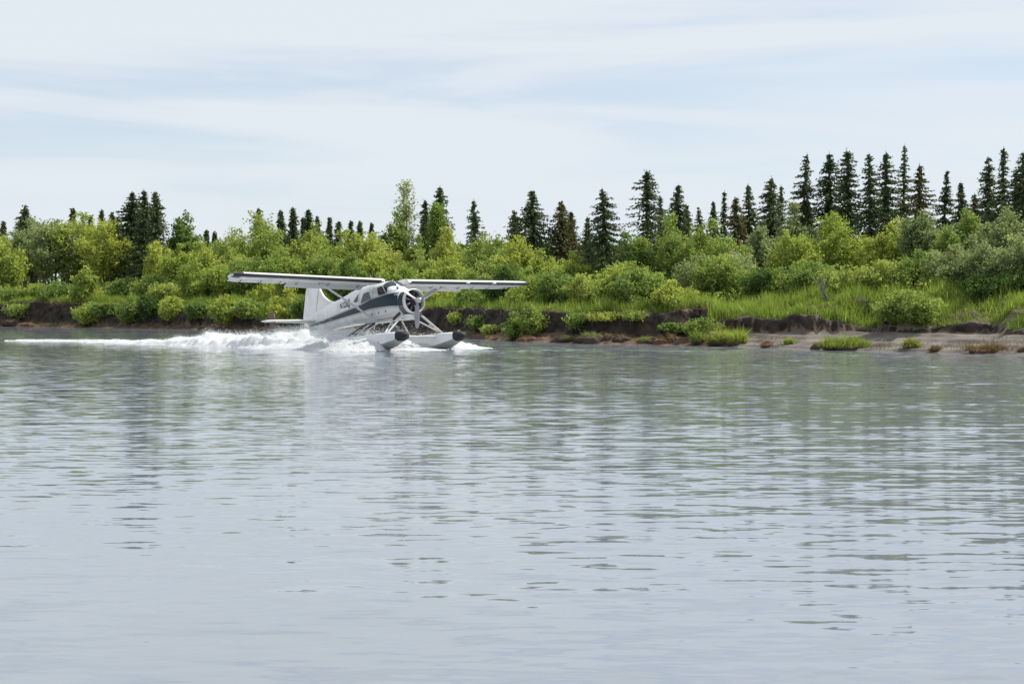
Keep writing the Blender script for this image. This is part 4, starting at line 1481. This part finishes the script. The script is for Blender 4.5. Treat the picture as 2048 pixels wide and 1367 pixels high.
for side in (1, -1):
    rings = []
    for p_, q in wing_span(side):
        rings.append([wing_pt(side, p_, q, x, y) for x, y in AIR_U + AIR_L])
    m_ = MB()
    m_.loft(rings)
    wing = m_.build('wing', M['wingpaint'], plane, True, 50)
    # dark leading-edge boot, just proud of the skin
    band = [(.014, .030), (.006, .019), (-.003, .001), (.006, -.013), (.02, -.022), (.05, -.031), (.10, -.038), (.15, -.0415)]
    rings = []
    for p_, q in wing_span(side):
        if p_ < .70:
            p_ = .72
        rings.append([wing_pt(side, min(p_, 7.148), q, x, y) for x, y in band])
    v = [pt for r_ in rings for pt in r_]
    nb2 = len(band)
    f = [(i * nb2 + k, i * nb2 + k + 1, (i + 1) * nb2 + k + 1, (i + 1) * nb2 + k) for i in range(len(rings) - 1) for k in range(nb2 - 1)]
    m_ = MB()
    m_.add(v, f)
    m_.build('leading_edge_boot', M['black'], wing, True)
    # black tip cap
    v = []
    f = []
    tipc = [(p_, q) for p_, q in wing_span(side) if p_ > 6.7]
    prf_ = [(.55, .0775), (.42, .0895), (.30, .0955), (.2, .0905), (.10, .0725), (.05, .0545), (.02, .0345), (-.003, .001), (.02, -.021), (.05, -.030), (.10, -.037), (.2, -.042), (.3, -.043), (.42, -.0405)]
    for p_, q in tipc:
        v += [wing_pt(side, p_ + .004, q, x, y) for x, y in prf_]
    nn2 = len(prf_)
    f = [(i * nn2 + k, i * nn2 + k + 1, (i + 1) * nn2 + k + 1, (i + 1) * nn2 + k) for i in range(len(tipc) - 1) for k in range(nn2 - 1)]
    m_ = MB()
    m_.add(v, f)
    m_.build('tip_cap', M['black'], wing, True)
    # flap (lowered) and aileron (a little drooped)
    for nm, pa, pb, defl, mat in (('flap', .75, 4.28, 24, 'flappaint'), ('aileron', 4.34, 6.75, 7, 'wingpaint')):
        rings = []
        for p_ in np.linspace(pa, pb, 6):
            hx, hz = LE0 + .745 * CH, wz(p_) + .013 * CH
            c_, s_ = math.cos(R(defl)), math.sin(R(defl))
            ch = .285 * CH
            if p_ > 6.4:
                ch *= .8
            rg2 = []
            for x, y in ((0, .022), (-.05, 0), (0, -.028), (.3, -.022), (1, -.004), (1, .004), (.3, .020)):
                rg2.append(A3(hx + (x * ch) * c_ + y * CH * s_ + .02, side * p_, hz - (x * ch) * s_ + y * CH * c_))
            rings.append(rg2)
        m_ = MB()
        m_.loft(rings)
        m_.build(nm, M[mat], wing, True, 40)
        for p_ in np.linspace(pa + .35, pb - .35, 3):
            m_ = MB()
            m_.tube([A3(LE0 + .66 * CH, side * p_, wz(p_) - .05), A3(LE0 + .78 * CH, side * p_, wz(p_) - .10), A3(LE0 + .84 * CH, side * p_, wz(p_) - .06)], [.012, .016, .010], 6)
            m_.build('hinge_bracket', M['seam'], wing, True)
    # lift strut
    a_ = np.array([2.85, side * .60, -.30])
    b_ = np.array([2.62, side * 2.95, .95])
    rings = []
    for k in np.linspace(0, 1, 4):
        c_ = a_ * (1 - k) + b_ * k
        rings.append([A3(c_[0] + .085 * math.cos(q), c_[1], c_[2] + .034 * math.sin(q)) for q in np.linspace(0, 2 * math.pi, 13)[:-1]])
    m_ = MB()
    m_.loft(rings)
    m_.build('wing_strut', M['strut'], plane, True, 60)
    m_ = MB()
    m_.tube([A3(2.62, side * 2.9, .93), A3(2.62, side * 3.02, 1.0)], [.10, .12], 8)
    m_.build('strut_fairing', M['strut'], plane, True)
    # chordwise skin seams under and over the wing
    for p_ in (1.6, 2.95, 4.31, 5.5):
        for lo_ in (AIR_L[:-4], AIR_U[4:]):
            sgn = -1 if lo_ is not AIR_U[4:] and lo_[0][1] < 0 else 1
            vv = []
            for dx_ in (-.007, .007):
                vv += [wing_pt(side, p_ + dx_, 1, x_, y_ + sgn * .0022) for x_, y_ in lo_]
            nq = len(lo_)
            MB().add(vv, [(i, i + 1, nq + i + 1, nq + i) for i in range(nq - 1)]).build('skin_seam', M['seam_pale'], wing)
    # landing light notches on the leading edge
    for p_ in ((3.6, 5.0) if side < 0 else ()):
        m_ = MB()
        m_.tube([wing_pt(side, p_ - .09, 1, .012, -.004), wing_pt(side, p_ + .09, 1, .012, -.004)], [.045, .045], 8)
        m_.build('landing_light', M['lens'], wing, True)

# tail
def slab(name, outline, thick, mat, parent=plane, along='p', at_=0.0):
    m_ = MB()
    n = len(outline)
    cs = sum(q[0] for q in outline) / n
    cz = sum(q[1] for q in outline) / n
    v = []
    for o_, sc_ in ((-thick / 2, .97), (-thick / 4, 1), (thick / 4, 1), (thick / 2, .97)):
        v.append([A3(cs + (s - cs) * sc_, at_ + o_, cz + (z - cz) * sc_) for s, z in outline])
    m_.loft(v)
    return m_.build(name, mat, parent, False)


fin = slab('fin', [(6.10, .72), (6.5, .80), (6.78, .86), (6.96, .93), (7.18, 1.05), (7.36, 1.20), (7.50, 1.36), (7.60, 1.50), (7.72, 1.30), (8.02, .40), (8.0, .34), (7.2, .5)], .085, M['paint'])
rud = slab('rudder', [(8.05, .37), (7.75, 1.29), (7.63, 1.52), (7.63, 1.74), (7.70, 1.86), (7.84, 1.93), (8.05, 1.96), (8.40, 1.94), (8.60, 1.86), (8.70, 1.72), (8.80, 1.50), (9.14, .38), (9.08, .30), (8.1, .32)], .07, M['paint'])
for sd1 in (1, -1):
    hl = [(8.035, .40), (7.735, 1.29), (7.615, 1.50)]
    MB().add([A3(s - .012, sd1 * .047, z) for s, z in hl] + [A3(s + .012, sd1 * .047, z) for s, z in hl], [(0, 1, 4, 3), (1, 2, 5, 4)]).build('rudder_hinge_line', M['seam'], fin)
for side in (1, -1):
    rings = []
    for p_, le, te, th_ in ((.04, 7.70, 8.80, .13), (.5, 7.78, 8.80, .125), (1.2, 7.92, 8.79, .11), (2.0, 8.08, 8.76, .095), (2.3, 8.18, 8.70, .08), (2.42, 8.30, 8.62, .05), (2.47, 8.42, 8.54, .02)):
        zc = .13 + .012 * p_
        rings.append([A3(le + (te - le) * x, side * p_, zc + y * th_) for x, y in ((0, 0), (.04, .3), (.15, .48), (.4, .5), (.7, .3), (1, .03), (1, -.03), (.7, -.3), (.4, -.5), (.15, -.48), (.04, -.3))])
    m_ = MB()
    m_.loft(rings)
    stab = m_.build('tailplane', M['wingpaint'], plane, True, 45)
    slab('tailplane_finlet', [(8.22, -.16), (8.22, .30), (8.30, .50), (8.40, .55), (8.64, .55), (8.70, .50), (8.72, -.10), (8.66, -.17)], .035, M['finlet'], stab, at_=side * 1.95)
m_ = MB()
m_.tube([A3(2.9, .25, 1.08), A3(3.02, .30, 1.30), A3(3.10, .33, 1.46)], [.014, .010, .006], 6)
m_.build('antenna', M['strut'], plane, True)
m_ = MB()
m_.tube([A3(1.95, .02, 1.05), A3(1.90, .02, 1.12)], [.02, .012], 6)
m_.build('roof_beacon', M['strut'], plane, True)

# registration on both flanks
def lettering(side):
    cu_ = bpy.data.curves.new('registration', 'FONT')
    cu_.body = 'N123EJ'
    cu_.size = 0.40
    cu_.offset = 0.010
    cu_.space_character = 0.92
    ob = bpy.data.objects.new('tmp', cu_)
    COL.objects.link(ob)
    dg = bpy.context.evaluated_depsgraph_get()
    me = bpy.data.meshes.new_from_object(ob.evaluated_get(dg))
    bpy.data.objects.remove(ob)
    xs_ = [v.co.x for v in me.vertices]
    w_ = max(xs_) - min(xs_)
    x0 = min(xs_)
    bm = bmesh.new()
    bm.from_mesh(me)
    bmesh.ops.triangulate(bm, faces=bm.faces)
    for v in bm.verts:
        k = (v.co.x - x0) / w_
        s = 5.30 - .92 * k if side > 0 else 4.38 + .92 * k
        z = .315 + (5.30 - s) * .02 + v.co.y * .92
        v.co = Vector(A3(s, side * (fus_p(s, z) + .009), z))
    bm.to_mesh(me)
    bm.free()
    me.materials.clear()
    me.materials.append(M['black'])
    o_ = link('registration_number', me, plane)
    return o_


for sd1 in (1, -1):
    lettering(sd1)

# floats
FL = np.array([  # s, half width, deck, chine, keel
    [-.90, .07, -1.395, -1.46, -1.49], [-.86, .15, -1.345, -1.485, -1.54], [-.78, .215, -1.315, -1.515, -1.61], [-.62, .275, -1.290, -1.55, -1.70],
    [-.40, .315, -1.270, -1.585, -1.78], [0.0, .355, -1.245, -1.63, -1.845], [.7, .38, -1.21, -1.69, -1.895], [1.5, .385, -1.18, -1.715, -1.925],
    [2.4, .385, -1.15, -1.72, -1.94], [3.25, .38, -1.12, -1.72, -1.945], [3.26, .38, -1.12, -1.61, -1.81], [4.2, .33, -1.10, -1.50, -1.68],
    [5.2, .25, -1.10, -1.36, -1.49], [6.1, .13, -1.11, -1.22, -1.28], [6.3, .05, -1.13, -1.17, -1.19]])


FL[:, 0] = np.where(FL[:, 0] < .5, FL[:, 0] + .20 * np.clip((.9 - FL[:, 0]) / 1.2, 0, 1), FL[:, 0])


def frow(s):
    return [float(np.interp(s, FL[:, 0], FL[:, k])) for k in (1, 2, 3, 4)]


for side in (1, -1):
    pc = side * 1.37
    rings_t = []
    rings_b = []
    for s, w_, zd, zc, zk in FL:
        hh_ = zd - zc
        up_ = [(w_, zc), (w_ * 1.0, zc + hh_ * .55), (w_ * .93, zc + hh_ * .82), (w_ * .72, zd - .012), (0, zd + .015), (-w_ * .72, zd - .012), (-w_ * .93, zc + hh_ * .82), (-w_ * 1.0, zc + hh_ * .55), (-w_, zc)]
        rings_t.append([A3(s, pc + a_, z) for a_, z in up_])
        bt = [(-w_, zc), (-w_ * 1.03, zc - .018), (-w_ * .55, zc + (zk - zc) * .50), (0, zk), (w_ * .55, zc + (zk - zc) * .50), (w_ * 1.03, zc - .018), (w_, zc)]
        rings_b.append([A3(s, pc + a_, z) for a_, z in bt])
    m_ = MB()
    n = len(rings_t[0])
    v = [q for r_ in rings_t for q in r_]
    f = [(i * n + k, i * n + k + 1, (i + 1) * n + k + 1, (i + 1) * n + k) for i in range(len(rings_t) - 1) for k in range(n - 1)]
    f.append(tuple(range(n)))
    f.append(tuple((len(rings_t) - 1) * n + k for k in range(n)))
    m_.add(v, f)
    fl = m_.build('float', M['floatpaint'], plane, True, 38)
    m_ = MB()
    n = len(rings_b[0])
    v = [q for r_ in rings_b for q in r_]
    f = [(i * n + k, i * n + k + 1, (i + 1) * n + k + 1, (i + 1) * n + k) for i in range(len(rings_b) - 1) for k in range(n - 1)]
    f.append(tuple(range(n)))
    f.append(tuple((len(rings_b) - 1) * n + k for k in range(n)))
    m_.add(v, f)
    m_.build('float_bottom', M['hullgrey'], fl, True, 30)
    # black nose bumper, wrapped over the prow
    rings = []
    for s, g_ in ((-.985, .30), (-.97, .75), (-.93, 1.05), (-.86, 1.10), (-.76, 1.08), (-.66, 1.06), (-.60, 1.045)):
        w_, zd, zc, zk = frow(max(s + .23, FL[0, 0]))
        q = [(w_, zc + .0), (w_, zc + (zd - zc) * .6), (w_ * .90, zd - .01), (w_ * .5, zd + .015), (0, zd + .02), (-w_ * .5, zd + .015), (-w_ * .90, zd - .01), (-w_, zc + (zd - zc) * .6), (-w_, zc + .0), (-w_ * .5, zc + (zk - zc) * .42), (0, zc + (zk - zc) * .75), (w_ * .5, zc + (zk - zc) * .42)]
        zm = (zd + zc) / 2
        rings.append([A3(s + .20, pc + a_ * g_, zm + (z - zm) * g_) for a_, z in q])
    m_ = MB()
    m_.loft(rings)
    m_.build('nose_bumper', M['rubber'], fl, True, 50)
    # cleats and hatch covers on the deck
    for s in (-.45, 1.1, 2.2):
        w_, zd, zc, zk = frow(s)
        m_ = MB()
        m_.tube([A3(s - .09, pc, zd + .05), A3(s, pc, zd + .075), A3(s + .09, pc, zd + .05)], [.014, .02, .014], 6)
        m_.tube([A3(s, pc, zd), A3(s, pc, zd + .07)], .018, 6)
        m_.build('cleat', M['metal'], fl, True)
    # struts
    for a_, b_, rd in (((.75, .46, -.50), (.62, 1.30, -1.20), .042), ((1.35, .48, -.56), (.72, 1.34, -1.19), .034), ((2.95, .50, -.53), (2.9, 1.30, -1.13), .042), ((2.2, .50, -.56), (2.82, 1.30, -1.13), .030)):
        m_ = MB()
        rings = []
        for k in (0, .5, 1):
            c_ = [a_[i] * (1 - k) + b_[i] * k for i in range(3)]
            rings.append([A3(c_[0] + rd * 1.7 * math.cos(q), side * (c_[1] + rd * .5 * math.sin(q) * .5), c_[2] + rd * .8 * math.sin(q)) for q in np.linspace(0, 6.2832, 11)[:-1]])
        m_.loft(rings)
        m_.build('float_strut', M['strut'], plane, True, 60)
    m_ = MB()
    m_.tube([A3(.70, side * .95, -.90), A3(1.0, side * .90, -.86)], .02, 6)
    m_.build('strut_brace', M['strut'], plane, True)
    # boarding ladder
    ra, rb = np.array([3.05, side * .64, -.56]), np.array([4.05, side * 1.15, -1.08])
    rc, rd_ = np.array([2.45, side * .64, -.60]), np.array([3.38, side * 1.15, -1.12])
    lad = MB().tube([A3(*ra), A3(*rb)], .028, 6).tube([A3(*rc), A3(*rd_)], .028, 6).build('ladder_rails', M['ladder'], plane, True)
    for k in (.02, .36, .70):
        MB().tube([A3(*(ra * (1 - k) + rb * k)), A3(*(rc * (1 - k) + rd_ * k))], .026, 6).build('ladder_rung', M['ladder'], lad, True)
# spreader bars and bracing wires between the floats
for s, z in ((.68, -1.34), (2.9, -1.28)):
    m_ = MB()
    rings = [[A3(s + .06 * math.cos(q), p_, z + .026 * math.sin(q)) for q in np.linspace(0, 6.2832, 11)[:-1]] for p_ in (-1.05, 0, 1.05)]
    m_.loft(rings)
    m_.build('spreader_bar', M['strut'], plane, True)
for sd1 in (1, -1):
    MB().tube([A3(.72, sd1 * 1.2, -1.20), A3(.9, -sd1 * .42, -.58)], .008, 5).build('bracing_wire', M['ladder'], plane, True)
    MB().tube([A3(.75, sd1 * 1.25, -1.20), A3(2.85, sd1 * .5, -.55)], .008, 5).build('bracing_wire', M['ladder'], plane, True)

# ------------------------------------------------------------------ wake, foam and spray
def foam_mat(name, trans):
    m, t, o = new_mat(name)
    d = t.nodes.new('ShaderNodeBsdfDiffuse')
    c_, _ = noise_col(t, (0.88, 0.90, 0.91), (0.95, 0.955, 0.955), 2.5, 5)
    t.links.new(c_, d.inputs['Color'])
    tr = t.nodes.new('ShaderNodeBsdfTranslucent')
    tr.inputs['Color'].default_value = (0.93, 0.95, 0.95, 1)
    ms = t.nodes.new('ShaderNodeMixShader')
    ms.inputs['Fac'].default_value = trans
    t.links.new(d.outputs['BSDF'], ms.inputs[1])
    t.links.new(tr.outputs['BSDF'], ms.inputs[2])
    t.links.new(ms.outputs['Shader'], o.inputs['Surface'])
    return m


M['foam'] = foam_mat('foam', 0.5)
M['drops'] = foam_mat('spray_drops', 0.5)

wk = np.random.default_rng(404)
# centre line of the wake, newest first
PATH = np.array([(-3.6, 54.4), (-5.6, 56.6), (-8.2, 58.6), (-10.6, 60.6), (-13.2, 62.6), (-19.6, 66.6), (-26.4, 70.6), (-36, 76), (-48, 82)])
seg = np.linalg.norm(np.diff(PATH, axis=0), axis=1)
ARC = np.concatenate([[0], np.cumsum(seg)])


def path_coords(x, y):
    best = np.full(x.shape, 1e9)
    aa = np.zeros(x.shape)
    bb = np.zeros(x.shape)
    for i in range(len(PATH) - 1):
        p0, p1 = PATH[i], PATH[i + 1]
        d_ = (p1 - p0) / seg[i]
        tt2 = np.clip((x - p0[0]) * d_[0] + (y - p0[1]) * d_[1], 0, seg[i])
        qx, qy = p0[0] + d_[0] * tt2, p0[1] + d_[1] * tt2
        ds = np.hypot(x - qx, y - qy)
        sg_ = np.sign((x - p0[0]) * -d_[1] + (y - p0[1]) * d_[0])
        k_ = ds < best
        best = np.where(k_, ds, best)
        aa = np.where(k_, ARC[i] + tt2, aa)
        bb = np.where(k_, ds * sg_, bb)
    return aa, bb


def foam_h(x, y):
    """height of the white water over the river, zero where there is none"""
    a_, b_ = path_coords(x, y)
    wd = np.interp(a_, [0, 3, 8, 14, 22, 34, 60], [1.2, 2.1, 2.5, 2.0, 1.3, .8, .6])
    top = np.interp(a_, [0, 2, 4, 6, 8.2, 9.6, 11.2, 12.6, 14.5, 18, 24, 34, 60], [.05, .42, .60, .66, .74, .46, .40, .52, .28, .14, .08, .05, .035])
    k_ = np.abs(b_) / wd
    n1_ = fbm(x * 1.3, y * 1.3, 301, 4)
    n2_ = fbm(x * 3.4, y * 3.4, 311, 3)
    body = np.clip(1 - k_ ** 2.2, 0, 1) * top * (0.35 + 1.0 * n1_ + 0.35 * (n2_ - .5))
    # crests thrown up along both edges of the trough
    edge = np.exp(-((k_ - .80) / .22) ** 2) * top * .55 * (0.4 + 1.1 * n2_)
    h = np.maximum(body, edge)
    mask = np.interp(a_, [0, 12, 17, 30, 60], [.9, .9, .42, .30, .24])
    patch = fbm(x * .55, y * 1.6, 321, 4)
    h = h * np.where(a_ > 13, np.clip((mask + .14 - patch) / .10, 0, 1), 1)
    h = h * np.clip((1.04 + .3 * (n2_ - .5) - k_) / .22, 0, 1)
    return h


def floats_h(x, y):
    """sheets of white water leaving the chines of both floats"""
    h = np.zeros_like(x)
    for side in (1, -1):
        for out_, s0, len_, spread, hgt in ((1, 1.05, 6.5, .46, .46), (-1, 1.2, 5.0, .30, .34)):
            o_ = pw(s0, side * 1.37, -1.8)[:2]
            back = -fwv[:2] / np.linalg.norm(fwv[:2])
            lat = rv[:2] / np.linalg.norm(rv[:2]) * side * out_
            dx_, dy_ = x - o_[0], y - o_[1]
            l_ = dx_ * back[0] + dy_ * back[1]
            q_ = dx_ * lat[0] + dy_ * lat[1]
            wmax = .30 + spread * np.clip(l_ + .6, 0, 9) ** .85 + (1.25 if out_ > 0 else .25) * np.exp(-((l_ - .3) / 1.1) ** 2)
            k_ = np.clip(q_ / np.maximum(wmax, .05), -1, 2)
            n_ = fbm(x * 2.6, y * 2.6, 331 + side, 4)
            e_ = np.clip((l_ + .55) / .5, 0, 1) * np.clip((len_ - l_) / 2, 0, 1)
            hh_ = hgt * e_ * np.clip(1 - np.abs(k_ - .30) / .75, 0, 1) * (.55 + .75 * n_) * (q_ > .18)
            h = np.maximum(h, np.where((k_ > 0) & (k_ < 1.02 + .4 * (n_ - .5)), hh_, 0))
    # the wedge of white water pushed out ahead and beside each float
    for side, ln_ in ((-1, 2.4), (1, 1.7)):
        o_ = pw(1.0, side * 1.37, -1.8)[:2]
        back = -fwv[:2] / np.linalg.norm(fwv[:2])
        lat = rv[:2] / np.linalg.norm(rv[:2]) * side
        l_ = (x - o_[0]) * back[0] + (y - o_[1]) * back[1]
        q_ = (x - o_[0]) * lat[0] + (y - o_[1]) * lat[1]
        n_ = fbm(x * 2.2, y * 2.2, 351 + side, 4)
        e_ = np.clip((l_ + .75 + .15 * q_) / .5, 0, 1) * np.clip((3.2 - l_) / 1.5, 0, 1)
        hh_ = .50 * e_ * np.clip(1 - q_ / ln_, 0, 1) ** 1.3 * (.55 + .8 * n_)
        h = np.maximum(h, np.where((q_ > .25) & (q_ < ln_), hh_, 0))
    return h


gx_ = np.arange(-47, 3.2, 0.085)
gy_ = np.arange(49.5, 83, 0.085)
GXX, GYY = np.meshgrid(gx_, gy_, indexing='ij')
aa_, bb_ = path_coords(GXX, GYY)
near = (np.abs(bb_) < 5.5)
HH = np.where(near, np.maximum(foam_h(GXX, GYY), floats_h(GXX, GYY)), 0)
jx = wk.normal(size=GXX.shape) * .022
vi = np.arange(GXX.size).reshape(GXX.shape)
quad = np.stack([vi[:-1, :-1], vi[1:, :-1], vi[1:, 1:], vi[:-1, 1:]], -1).reshape(-1, 4)
hv = HH.reshape(-1)
ok = (hv[quad] > 0.014).sum(1) >= 2
quad = quad[ok]
used, invx = np.unique(quad, return_inverse=True)
V = np.stack([GXX + jx, GYY + jx[::-1], np.maximum(HH, 0) + .010 + wk.normal(size=HH.shape) * .02 * (HH > .1)], -1).reshape(-1, 3)[used]
V[:, 2] = np.where(hv[used] < .014, -.012, V[:, 2])
foam = raw('wake_foam', V, invx.reshape(-1, 4), 4, M['foam'], smooth=True)
tag(foam, 'long churned trail of white foam left behind the floatplane', 'wake', kind='stuff')


def drops(name, pts, size, label):
    n = len(pts)
    a_ = unit(wk.normal(size=(n, 3)))
    b_ = unit(np.cross(a_, wk.normal(size=(n, 3))))
    sz = size[:, None]
    v = np.stack([pts + a_ * sz, pts - a_ * sz * .5 + b_ * sz * .85, pts - a_ * sz * .5 - b_ * sz * .85], 1).reshape(-1, 3)
    f = np.arange(3 * n).reshape(n, 3)
    o_ = raw(name, v, f, 3, M['drops'])
    tag(o_, label, 'spray', kind='stuff')
    return o_


# droplets over the churned water
wgt = (HH ** 1.3).reshape(-1)
wgt = wgt / wgt.sum()
n = 90000
pick = wk.choice(len(wgt), n, p=wgt)
pts = np.stack([GXX.reshape(-1)[pick], GYY.reshape(-1)[pick], hv[pick] * (0.80 + np.abs(wk.normal(size=n)) * .30)], 1) + wk.normal(size=(n, 3)) * np.array([.10, .10, .03])
P1 = [pts]
S1 = [wk.uniform(.006, .017, n)]
# sheets of drops flung outwards from the chines, on ballistic arcs
for side in (1, -1):
    for out_, n, vo, vu in ((1, 36000, 2.9, 2.0), (-1, 16000, 1.6, 1.9)):
        s0 = .7 + wk.uniform(0, 1, n) ** 1.2 * 2.6
        tau = wk.uniform(0, 1, n) ** .8 * .62
        vlat = vo * wk.uniform(.45, 1.15, n)
        vup = vu * wk.uniform(.4, 1.15, n)
        fwd = wk.normal(size=n) * .5 + (1.1 if side < 0 and out_ > 0 else .1)
        zz = np.clip(.04 + vup * tau - 4.9 * tau ** 2, 0.0, 2)
        lat = .30 + vlat * tau
        base = np.stack([pw(s, side * 1.37, -1.8)[:2] for s in s0])
        latv = rv[:2] / np.linalg.norm(rv[:2]) * side * out_
        fv = fwv[:2] / np.linalg.norm(fwv[:2])
        drift = tau * 5.5
        xy = base + latv * lat[:, None] + fv * (fwd * tau - drift * .8)[:, None]
        P1.append(np.stack([xy[:, 0], xy[:, 1], zz + .01], 1) + wk.normal(size=(n, 3)) * .03)
        S1.append(wk.uniform(.005, .014, n))
# fine mist hanging under the rear fuselage
n = 20000
s0 = wk.uniform(2.8, 7.5, n)
base = np.stack([pw(s, 0, -1.8)[:2] for s in s0]) + (rv[:2] * wk.normal(size=n)[:, None] * 1.2)
P1.append(np.stack([base[:, 0], base[:, 1], np.abs(wk.normal(size=n)) * .38 + .02], 1))
S1.append(wk.uniform(.008, .022, n))
spray = drops('spray', np.concatenate(P1), np.concatenate(S1), 'white spray flung up round both floats and under the tail')
